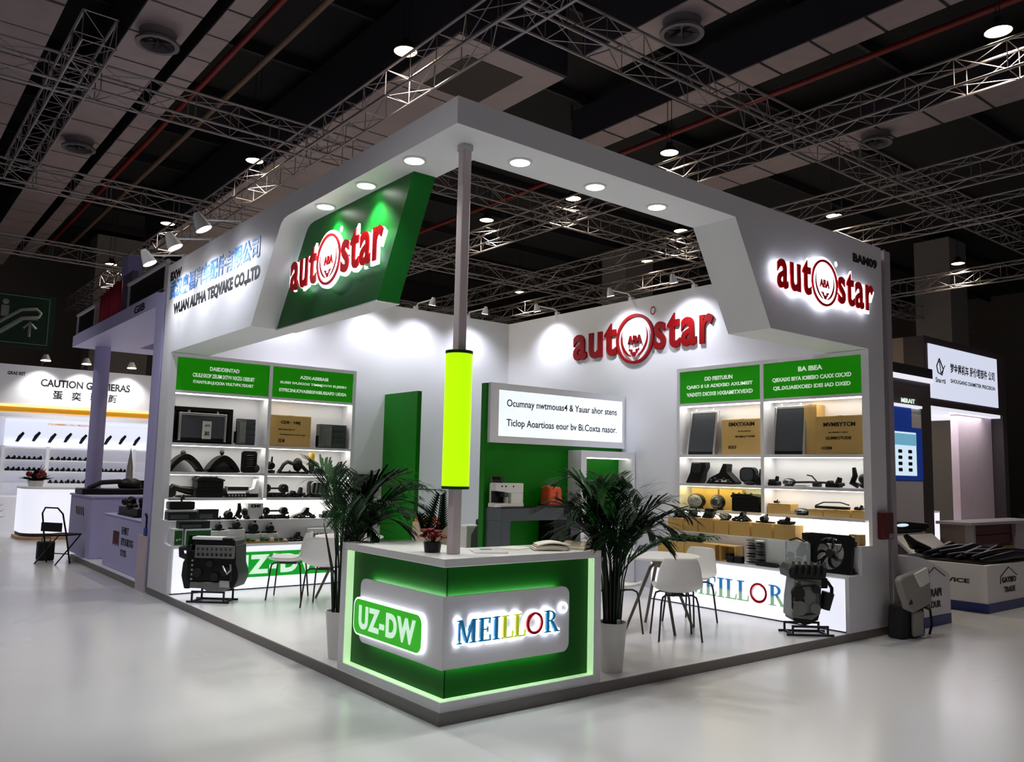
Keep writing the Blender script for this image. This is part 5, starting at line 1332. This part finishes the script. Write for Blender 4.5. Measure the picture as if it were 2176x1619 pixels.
def bush(name, label, loc, r_, h_, n, potted=True, red=0):
    t = thing(name, label, 'plant', loc); rnd = random.Random(int(loc[0]*100)+n)
    if potted: link('pot', MB().lathe([(.001,0),(r_*.4,0),(r_*.5,h_*.3),(.001,h_*.3)],18), M['pot_white'], t)
    m = MB()
    for k in range(n):
        a_ = rnd.random()*2*PI; e_ = rnd.random()*1.3; L = r_*(.6+.6*rnd.random())
        b0 = Vector((0,0,h_*.28)); d = Vector((math.cos(a_)*math.cos(e_),math.sin(a_)*math.cos(e_),math.sin(e_)*1.1+.1)); p = b0+d*L; w_ = d.cross(Vector((0,0,1))).normalized()*.035*r_/.4
        m.add([b0, b0+d*L*.55+w_, p+Vector((0,0,-.05)), b0+d*L*.55-w_], [(0,1,2,3)])
    link('foliage', m, M['leaf_dark'], t, 0, 0)
    for k in range(red):
        a_ = rnd.random()*2*PI; link('flower', MB().ell((r_*.4*math.cos(a_),r_*.4*math.sin(a_),h_*.55+.1*rnd.random()),.07,.07,.06,10,6), M['red_flower'], t)
    return t
bush('potted_plant', 'dark leafy plant in a pale pot left of the far glowing desk', (-.95,15.3,0), .55, 1.1, 90)
bush('flower_bowl', 'bowl of red flowers and dark leaves on the far glowing desk', (.12,15.5,1.06), .32, .4, 50, True, 5)
t = thing('rocket_exhibit', 'two pale pointed fins on a dark stand in front of the far white stand', 'exhibit', (2.3,15.9,0))
for k in range(2): link('fin', MB().lathe([(.001,.3),(.07,.35),(.09,.9),(.07,1.5),(.001,1.95)],14,(.5*k-.25,0,0)), M['silver'], t)
link('base', MB().box(-.5,.5,-.25,.25,0,.32), M['black_matte'], t, .01); link('post', MB().box(-.08,.08,-.05,.05,.3,1.2), M['black_plastic'], t); link('bar', MB().box(-.3,.3,-.02,.02,.6,.66), M['black_plastic'], t)
t = thing('engine_tower', 'tall column of black machine parts beside the lavender pillar, far stand', 'exhibit', (2.75,15.0,0))
m = MB(); rr = random.Random(4); m.box(-.15,.15,-.15,.15,0,1.0)
for i in range(22): m.ell((-.12+.24*rr.random(),-.12+.24*rr.random(),.9+1.1*i/22),.11,.11,.09,10,6)
link('column', m, M['black_plastic'], t); link('cap', MB().ell((0,0,2.05),.14,.14,.14,14,8), M['dark_cast'], t)
for i, x in enumerate((.35,1.2,2.2)):
    t = thing('stand_spotlight', ['spotlight over the far headline board, left of the round column','spotlight over the far headline board just right of the round column','spotlight over the far headline board nearest the lavender pillar'][i], 'spotlight', (x,FY+.1,3.78), 0, 'spotlights over the far stand')
    link('arm', MB().tube([(0,0,0),(0,-.3,.18),(0,-.5,.14)],.012,6), M['black_plastic'], t)
    link('lamp_head', MB().cone((0,-.5,.24),(0,-.52,.1),.05,.11,14), M['spot_body'], t)
    link('lens', MB().lathe([(.001,.096),(.1,.096),(.1,.1)],14,(0,-.52,0)), M['spot_lens'], t)
    light('spot_beam', 'SPOT', (x,FY-.42,3.86), 90, (1,.98,.95), (x,FY+.2,2.2), t, spot_size=D_(100), spot_blend=.8, shadow_soft_size=.06)

# ------------------------------------------------------------------ right neighbours
G1, G2, G3 = M['booth_grey'], M['booth_dark'], M['booth_tan']
t = thing('end_post', 'tall narrow grey partition post just right of the booth end wall', 'partition', (5.85,.1,0))
link('panel', MB().box(5.74,5.9,.02,.2,0,4.13), M['booth_grey'], t, world=True); link('edge_strip', MB().box(5.735,5.76,.0,.02,0,4.13), M['aluminium'], t, world=True)
def house_logo(parent, x0, z0, w_, h_, y, lines, m):
    q = MB().tube([(x0,y,z0+h_*.2),(x0,y,z0+h_*.55),(x0+w_/2,y,z0+h_),(x0+w_,y,z0+h_*.55)],.007,4)
    link('roof_logo', q, m, parent, 0, 0, True)
    for s, xx, zz, ww, hh in lines: link('lettering', text_mb(s, (xx,y-.002,zz), X, Z, ww, hh, .002, .04), m, parent, 0, 0, True)
t = thing('arched_counter', 'white counter end with an arched top, roof logo and blue plinth', 'counter', (6.4,.1,0))
pts = [(5.95,.11),(5.95,.79)]+[(5.95+1.0*i/8, .79-.24*(1-math.cos(PI*.5*i/8))) for i in range(1,9)]+[(6.95,.11)]
link('body', MB().prism(pts,'y',-.05,.6), M['white_panel'], t, .004, world=True)
link('plinth', MB().box(5.95,6.95,-.055,.6,0,.11), M['plinth_blue'], t, .004, world=True)
house_logo(t, 6.32,.4,.5,.24,-.052,[('GRAPI',6.36,.32,.36,.09),('FLOUR',6.36,.2,.34,.075)], M['letter_black'])
t = thing('corner_stand', 'white corner counter with dark lettering on two faces and a blue plinth', 'counter', (8.6,.5,0))
link('body', MB().box(8.04,10.2,-.01,1.3,.11,.575), M['white_panel'], t, .004, world=True); link('plinth', MB().box(8.03,10.2,-.02,1.3,0,.11), M['plinth_blue'], t, world=True)
house_logo(t, 8.42,.28,.52,.25,-.012,[('GATIIIO',8.46,.34,.44,.07),('TRADE',8.52,.22,.34,.07)], M['letter_black'])
label_lines(t, 'lettering', [('Q ITASERVICE',0,0,.82,.065,'L')], M['letter_black'], (8.04,1.02,.33), -Y, Z, off=.04)
t = thing('bumper_display', 'heap of black bumpers and trims lying on the white corner counter', 'car parts', (9.0,.55,.575))
m = MB(); rr = random.Random(6)
for i in range(9):
    y_ = -.45+.9*i/9
    m.tube([(-.85,y_,.04+.03*(i%3)),(-.4,y_-.05,.07+.04*(i%2)),(0,y_-.06,.09+.03*(i%3)),(.4,y_-.05,.07+.03*(i%2)),(.95,y_,.04+.03*(i%2))],[.03,.05,.055,.05,.03],7)
link('bumper', m, M['black_plastic'], t, 0, 60, )
link('trim_panel', MB().tube([(-.6,.3,.1),(-.8,.42,.18),(-.85,.5,.3)],[.05,.07,.03],8), M['black_plastic'], t)
link('base_tray', MB().box(-.9,1.0,-.5,.6,-.0005,.025), M['black_matte'], t)
t = thing('bonnet_counter', 'grey counter carrying a black car nose and a sloping white board', 'counter', (9.4,2.2,0))
link('body', MB().box(8.0,10.25,1.75,3.0,0,.8), G1, t, .004, world=True)
link('sloped_board', MB().prism([(1.32,.42),(1.36,.40),(1.75,.74),(1.74,.78)],'x',9.2,10.42), M['white_panel'], t, world=True)
t = thing('car_nose', 'black car front panel standing on the grey counter beside the grey post', 'car part', (9.3,2.2,.8))
link('bumper', MB().prism([(-1.0,0),(1.0,0),(1.2,.06),(1.15,.13),(.5,.17),(-1.0,.16)],'y',-.4,.3), M['black_plastic'], t, .02)
link('hood', MB().prism([(-1.0,.16),(.75,.17),(.72,.36),(.5,.46),(.1,.52),(-1.0,.56)],'y',-.1,.25), M['black_matte'], t, .04)
link('bumper_lip', MB().box(-.9,1.0,-.43,-.4,.02,.05), M['dark_cast'], t)
for x in (-.4,.3): link('lamp_strip', MB().ell((x,-.4,.12),.2,.02,.025,12,6), M['screen_light'], t)
t = thing('tail_lamp', 'bright red tail lamp on a low grey pedestal behind the black car nose', 'lamp', (14.0,2.55,0))
link('lens', MB().box(-.3,.35,-.1,.1,.62,.8), M['red_lamp'], t, .04); link('pedestal', MB().box(-.3,.3,-.15,.15,0,.62), G1, t)
t = thing('white_plinth', 'bright white display plinth left of the pale pink wall', 'plinth', (14.5,3.75,0))
link('plinth_body', MB().box(-.12,.3,-.15,.15,0,.95), M['lit_base'], t); link('plinth_top', MB().box(-.5,.3,-.16,.16,.95,.98), M['white_gloss'], t)
t = thing('slatted_cabinet', 'cabinet with a dark maroon slatted front under a grey top', 'cabinet', (11.6,1.2,0))
link('carcass', MB().box(-1.0,1.7,.12,.5,0,.93), G3, t); link('cabinet_top', MB().box(-1.1,1.75,-.02,.52,.93,.975), M['booth_grey'], t, .006)
link('side_panel', MB().box(.62,1.7,0,.12,0,.93), G1, t); link('side_panel', MB().box(-1.0,-.92,0,.12,0,.93), G1, t)
for i in range(2): link('drawer_front', MB().box(-.91,.61,.06,.119,.62+.155*i,.76+.155*i), M['maroon'], t)
link('handle', MB().box(.2,.6,.02,.1,.5,.58), M['brass'], t, .01)
bush('potted_palm', 'dark bushy palm behind the maroon cabinet at the right edge', (18.0,2.3,0), .95, 1.5, 170)
t = thing('drop_sign_stand', 'stand with a big lit white sign with a drop logo and a pale pink wall', 'stand', (14.8,3.2,0))
ys = 3.0
bx = MB().box(13.05,16.6,ys,ys+.4,3.05,4.4); link('sign_box', bx, G2, t, world=True)
sp_ = link('lit_panel', MB().box(13.2,16.35,ys-.02,ys-.001,3.2,4.26), M['lit_far'], t, world=True)
q = MB()
q.tube([(13.62,ys-.025,4.0),(13.5,ys-.025,3.84),(13.55,ys-.025,3.72),(13.72,ys-.025,3.68),(13.78,ys-.025,3.8),(13.62,ys-.025,4.0)],.012,5); q.tube([(13.62,ys-.025,3.95),(13.68,ys-.025,3.7),(13.86,ys-.025,3.88)],.01,5)
link('drop_logo', q, M['letter_black'], sp_, 0, 0)
for s, x_, z_, w_, h_ in (('梦金属机车 股份塔部件 公司',14.1,3.76,2.1,.2),('SHOUGANG DIAMETER PRECISION',14.1,3.56,2.1,.08),('Sna·rti',13.45,3.52,.42,.1)):
    k = text_mb(s, (x_,ys-.021,z_), X, Z, w_, h_, .002, .02); link('lettering', k, M['letter_black'], sp_, 0, 0)
link('soffit', MB().box(13.1,16.5,ys+.01,ys+1.6,2.98,3.05), M['lit_base'], t, world=True)
link('pink_wall', MB().box(14.87,16.5,ys+.2,ys+.35,0,2.98), M['booth_pink'], t, world=True)
link('corner_post', MB().box(13.05,13.2,ys,ys+.2,0,3.05), G2, t, world=True); link('side_wall', MB().box(13.05,13.2,ys+.4,ys+5.5,0,4.4), G3, t, world=True)
link('end_post', MB().box(16.6,16.8,ys,ys+.3,0,4.4), G2, t, world=True)
link('back_wall', MB().box(13.2,16.5,ys+2.2,ys+2.3,0,3.1), G2, t, world=True)
fz = MB()
for a, b in (((13.3,.9),(13.3,2.6)),((14.5,.9),(14.5,2.6)),((13.3,1.75),(14.5,1.75)),((13.3,1.95),(14.5,2.55)),((13.3,1.0),(14.5,1.4)),((13.3,.9),(14.5,.9)),((13.3,2.6),(14.5,2.6))):
    fz.tube([(a[0],ys+1.6,a[1]),(b[0],ys+1.6,b[1])],.018,6)
link('display_frame', fz, M['aluminium'], t, world=True)
link('wall_poster', MB().box(13.6,14.2,ys+2.17,ys+2.199,.95,1.65), M['maroon'], t, world=True)
light('soffit_light', 'AREA', (15,ys+.6,2.96), 40, (1,.93,.97), None, t, size=2.0)
t = thing('blue_screen_kiosk', 'blue kiosk with a lit product grid beside the grey post', 'screen', (11.4,2.6,0))
ky = 2.56
link('cabinet', MB().box(10.3,12.3,ky,ky+.25,0,3.42), G2, t, world=True)
link('blue_panel', MB().box(10.3,11.5,ky-.03,ky-.001,2.52,2.86), M['screen_blue'], t, world=True); link('white_side', MB().box(11.5,11.85,ky-.03,ky-.001,2.52,2.86), M['white_panel'], t, world=True)
link('screen_frame', MB().box(10.3,11.85,ky-.04,ky-.001,1.6,2.515), M['screen_blue'], t, world=True)
link('white_skirt', MB().box(10.3,11.85,ky-.03,ky-.001,0,1.59), M['white_panel'], t, world=True)
sc_ = link('screen', MB().box(10.6,11.6,ky-.05,ky-.04,1.68,2.43), M['screen_light'], t, world=True)
link('screen_header', MB().box(10.6,11.6,ky-.055,ky-.05,2.2,2.4), M['screen_cyan'], sc_)
for i in range(4):
    for x_ in (10.95,11.3): link('product_icon', MB().prism(rrect(x_,x_+.13,1.75+.105*i,1.81+.105*i,.02),'y',ky-.056,ky-.05), M['dark_cast'], sc_, 0, 0)
link('light_bar', MB().box(10.3,11.8,ky-.08,ky-.001,2.865,2.91), M['lit_base'], t, world=True)
link('top_light_bar', MB().box(10.3,12.3,ky-.06,ky-.001,3.36,3.44), M['lit_base'], t, world=True)
link('roof_block', MB().box(10.3,12.3,ky-.05,ky+.3,3.44,3.62), M['black_matte'], t, world=True)
q = text_mb('MIRAIT', (11.2,ky-.001,2.95), X, Z, .5, .08, .003, .04); link('lettering', q, M['letter_white_lit'], t, 0, 0, True)
t = thing('grey_seat_board', 'grey folded seat panel leaning at the booth end over a dark bag', 'folded seat', (5.62,-.3,0), 0)
link('seat_panel', MB().prism([(-.36,.6),(-.3,.64),(.1,.69),(.26,.7),(.3,.34),(-.08,.27),(-.2,.31)],'y',-.02,.05), M['fabric_grey'], t, .015)
link('backpack', MB().prism([(-.2,0),(.3,0),(.28,.32),(-.16,.34)],'y',.051,.22), M['black_matte'], t, .03); link('front_pocket', MB().box(-.04,.16,-.0,.05,.02,.27), M['fabric_grey'], t, .02)
link('strap', MB().tube([(.18,.0,.3),(.27,-.01,.27),(.3,-.01,.12),(.26,.0,.02)],.014,6), M['black_rubber'], t)
link('fold_flap', MB().prism([(-.1,.66),(.16,.71),(.2,.56),(.02,.52)],'y',-.05,-.021), M['paper'], t, .004)
link('corner_tag', MB().prism([(-.2,.36),(-.12,.36),(-.15,.41)],'y',-.024,-.0205), M['black_matte'], t)

# ------------------------------------------------------------------ hall structure overhead
def truss(name, label, p0, p1, size=.42, step=.7, group='roof trusses'):
    p0, p1 = Vector(p0), Vector(p1); L = (p1-p0).length; d = (p1-p0).normalized(); s = Z.cross(d).normalized(); h = size/2
    t = thing(name, label, 'truss', p0, 0, group)
    def Q(u, a, b): return d*u + s*a*h + Z*(b*h+h)
    for a in (-1,1):
        for b in (-1,1): link('chord', MB().tube([Q(0,a,b),Q(L,a,b)],.022,7), M['truss_alu'], t)
    m = MB(); n = int(L/step)
    for i in range(n):
        u0 = L*i/n; u1 = L*(i+1)/n
        for (a0,b0),(a1,b1) in (((-1,-1),(1,-1)),((1,-1),(1,1)),((1,1),(-1,1)),((-1,1),(-1,-1))):
            m.tube([Q(u0,a0,b0),Q(u0,a1,b1)],.008,4)
            if i % 2: a0,b0,a1,b1 = a1,b1,a0,b0
            m.tube([Q(u0,a0,b0),Q(u1,a1,b1)],.008,4)
    link('lattice', m, M['truss_alu'], t, 0, 0)
    return t
zT_ = 7.2
xs = [(3.08,-1.5,30,'long roof truss running over the left fascia of the booth'),(9.08,-3,30,'long roof truss above the right end of the booth'),(13.0,-3,30,'roof truss beyond the right end of the booth, first of the far ones'),(15.6,-3,30,'roof truss beyond the right end, second of the far ones'),(21.6,-3,30,'roof truss farthest to the right'),(-.85,7.4,14.5,'short steep roof truss joining the two cross trusses at the upper left')]
for x, y0, y1, lb in xs: truss('roof_truss', lb, (x,y0,zT_), (x,y1,zT_))
ys_ = [(3.15,2.9,30,'cross truss over the middle of the booth running to the right'),(9.15,-9,30,'cross truss behind the booth with braced panels'),(14.7,-9,30,'cross truss far behind the booth, second row'),(21.2,-9,30,'cross truss at the far end of the hall')]
for y, x0, x1, lb in ys_: truss('roof_truss', lb, (x0,y,zT_), (x1,y,zT_))

def bay_lamp(x, y, label, e):
    z = 7.9
    t = thing('high_bay_lamp', label, 'lamp', (x,y,z), 0, 'high bay lamps')
    link('shade', MB().lathe([(.001,.2),(.06,.2),(.08,.14),(.17,.03),(.185,0),(.175,0),(.16,.03),(.07,.13),(.001,.13)],24), M['steel_dark'], t)
    link('lens', MB().lathe([(.001,-.012),(.12,-.01),(.172,.006),(.17,.012)],24), M['lamp_lens'], t)
    for s in (-.06,.06): link('hanger_rod', MB().tube([(s,0,.19),(s,0,2.295)],.008,5), M['steel_dark'], t)
    light('lamp_beam', 'SPOT', (x,y,z-.06), e, (1,.86,.66), None, t, spot_size=D_(118), spot_blend=.5, shadow_soft_size=.15)
names = {3.08:'over the long truss crossing the lettered fascia',9.12:'in the row beyond the booth end',15.1:'in the third row of lamps',21.77:'in the outermost row of lamps'}
cnt = {0:'the biggest looking',6:'second in size',12:'middle one',18:'last but one',24:'smallest'}
for x in (3.08,9.12,15.1,21.77):
    for y in (0,6,12,18,24):
        if (x, y) in ((3.08,0),(15.1,0),(21.77,0),(21.77,24)): continue
        bay_lamp(x, y, f'warm high bay lamp {names[x]}, {cnt[y]}', 520)
for i, (x, y) in enumerate([(9.6,9.3),(13.4,9.3)]): bay_lamp(x, y, ['white disc lamp seen under the right soffit, left of two','white disc lamp seen under the right soffit, right of two'][i], 300)
# lamps of the same grid outside the view, over the aisles
for x, y in ((-3,0),(-3,6),(-3,12),(-9,6),(-3,-6),(3,-6),(3,0)):
    light('aisle_lamp_beam', 'SPOT', (x,y,7.85), 385, (1,.97,.96), None, None, spot_size=D_(86), spot_blend=.5, shadow_soft_size=.15)

def duct(name, label, x0, x1, y0, y1, z0, z1, seams, m='duct'):
    t = thing(name, label, 'duct', (x0,y0,z0), 0, None)
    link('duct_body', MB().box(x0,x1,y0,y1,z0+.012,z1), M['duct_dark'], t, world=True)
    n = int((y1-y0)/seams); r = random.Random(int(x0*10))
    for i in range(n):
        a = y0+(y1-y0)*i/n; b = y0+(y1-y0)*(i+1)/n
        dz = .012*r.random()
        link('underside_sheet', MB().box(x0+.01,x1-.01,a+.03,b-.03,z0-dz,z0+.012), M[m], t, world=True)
    for i in range(int((y1-y0)/3)+1): link('hanger', MB().box((x0+x1)/2-.01,(x0+x1)/2+.01,y0+.4+3*i,y0+.42+3*i,z1,10.2), M['steel_dark'], t, world=True)
    return t
duct('air_duct', 'wide pale air duct with round outlets at the upper left', -.05,.78, 7.2,30, 8.6,9.5, 1.1)
duct('air_duct', 'narrow pale air duct right of the wide duct at the upper left', 1.2,1.62, 6.5,30, 9,9.5, 1.0)
duct('air_duct', 'pale air duct at the left edge of the view', -2.2,-.95, 6,30, 8.7,9.5, 1.2)
duct('air_duct', 'pale air duct crossing above the top centre of the view', 6.0,6.75, -2,5.2, 8.5,9.3, 1.2)
duct('air_duct', 'long pale air duct above the right fascia lit by a warm lamp', 9.25,9.95, -3,9, 9.05,9.8, 1.0)
duct('air_duct', 'pale air duct near the right edge of the view', 13.3,14.2, -3,9, 9.0,9.7, 1.0)
t = thing('plenum_box', 'broad flat grey plenum with a recessed dark panel above the booth corner', 'duct', (5,10,8.5))
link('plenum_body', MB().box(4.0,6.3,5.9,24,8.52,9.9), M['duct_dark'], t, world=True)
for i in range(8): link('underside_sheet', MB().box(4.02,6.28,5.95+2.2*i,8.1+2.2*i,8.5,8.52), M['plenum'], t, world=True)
for xx in (4.3,6): link('hanger', MB().box(xx,xx+.02,8,8.02,9.9,10.2), M['steel_dark'], t, world=True)
link('recessed_panel', MB().box(4.5,5.7,6.4,7.8,8.49,8.5), M['plenum_dark'], t, world=True)
def outlet(x, y, z, label):
    t = thing('duct_outlet', label, 'vent', (x,y,z), 0, 'round duct outlets')
    link('collar', MB().lathe([(.3,0),(.26,-.12),(.3,-.16),(.34,-.18),(.34,-.22),(.27,-.22),(.24,-.1),(.001,-.08)],28), M['diffuser'], t)
    v = MB()
    for k in range(6):
        a_ = k*PI/3; v.add([(.02*math.cos(a_),.02*math.sin(a_),-.12),(.25*math.cos(a_),.25*math.sin(a_),-.12),(.25*math.cos(a_+.5),.25*math.sin(a_+.5),-.17),(.02*math.cos(a_+.5),.02*math.sin(a_+.5),-.17)],[(0,1,2,3)])
    link('blades', v, M['duct_dark'], t, 0, 0)
outlet(.36,9.3,8.6,'round duct outlet on the wide upper left duct, nearer one'); outlet(.36,15.2,8.6,'round duct outlet on the wide upper left duct, farther one'); outlet(6.38,3.4,8.5,'round duct outlet at the top centre of the view'); outlet(13.7,4.2,9.0,'round duct outlet near the right edge of the view')
for x, m, lb in ((1.92,'pipe_red','dark red sprinkler pipe at the upper left'),(2.5,'pipe_brown','brown pipe next to the red sprinkler pipe'),(10.8,'pipe_red','dark red sprinkler pipe at the upper right')):
    o = link('ceiling_pipe', MB().tube([(x,-3,9.2),(x,30,9.2)],.06,10), M[m]); tag(o, lb, 'pipe')
for i in range(12):
    y = -2+2.7*i
    o = link('purlin', MB().box(-9,38,y-.04,y+.04,9.95,10.185), M['steel_dark']); tag(o, 'thin dark cross beam close under the hall roof', 'beam', 'cross beams under the hall roof')
t = thing('exit_sign', 'dark green escalator pictogram sign hanging at the left edge', 'sign', (.4,24,5.0))
link('sign_board', MB().box(-2.4,1.2,0,.3,0,1.6), M['exit_green'], t)
q = MB()
q.tube([(-.6,-.01,.35),(-.2,-.01,.38),(.35,-.01,.85),(.75,-.01,.9)],.07,8); q.tube([(-.6,-.01,.62),(-.25,-.01,.66),(.3,-.01,1.1),(.7,-.01,1.16),(.82,-.01,1.05),(.75,-.01,.9)],.05,8)
q.box(-.22,-.02,-.02,0,.85,1.18); q.ell((-.12,-.01,1.3),.09,.02,.09,12,8)
q.tube([(.55,-.01,.3),(.55,-.01,.72)],.045,6); q.tube([(.38,-.01,.55),(.55,-.01,.74),(.72,-.01,.55)],.045,6)
link('pictogram', q, M['exit_symbol'], t)
f = MB()
for a in ((-2.2,1.05,.08,.1),(-2.2,1.05,1.5,1.52)): f.box(a[0],a[1],-.008,0,a[2],a[3])
f.box(1.03,1.05,-.008,0,.08,1.52); link('border_line', f, M['exit_symbol'], t)
for x, y, w_, lb in ((19.5,17,1.5,'broad grey hall column far behind the right booth wall'),(26.5,8.6,1.3,'grey hall column at the right edge of the view'),(4.5,29,2.0,'grey hall column in the far background behind the lavender stand')):
    o = link('hall_column', MB().box(x-w_/2,x+w_/2,y-.6,y+.6,0,9.94), M['column_grey']); tag(o, lb, 'column')
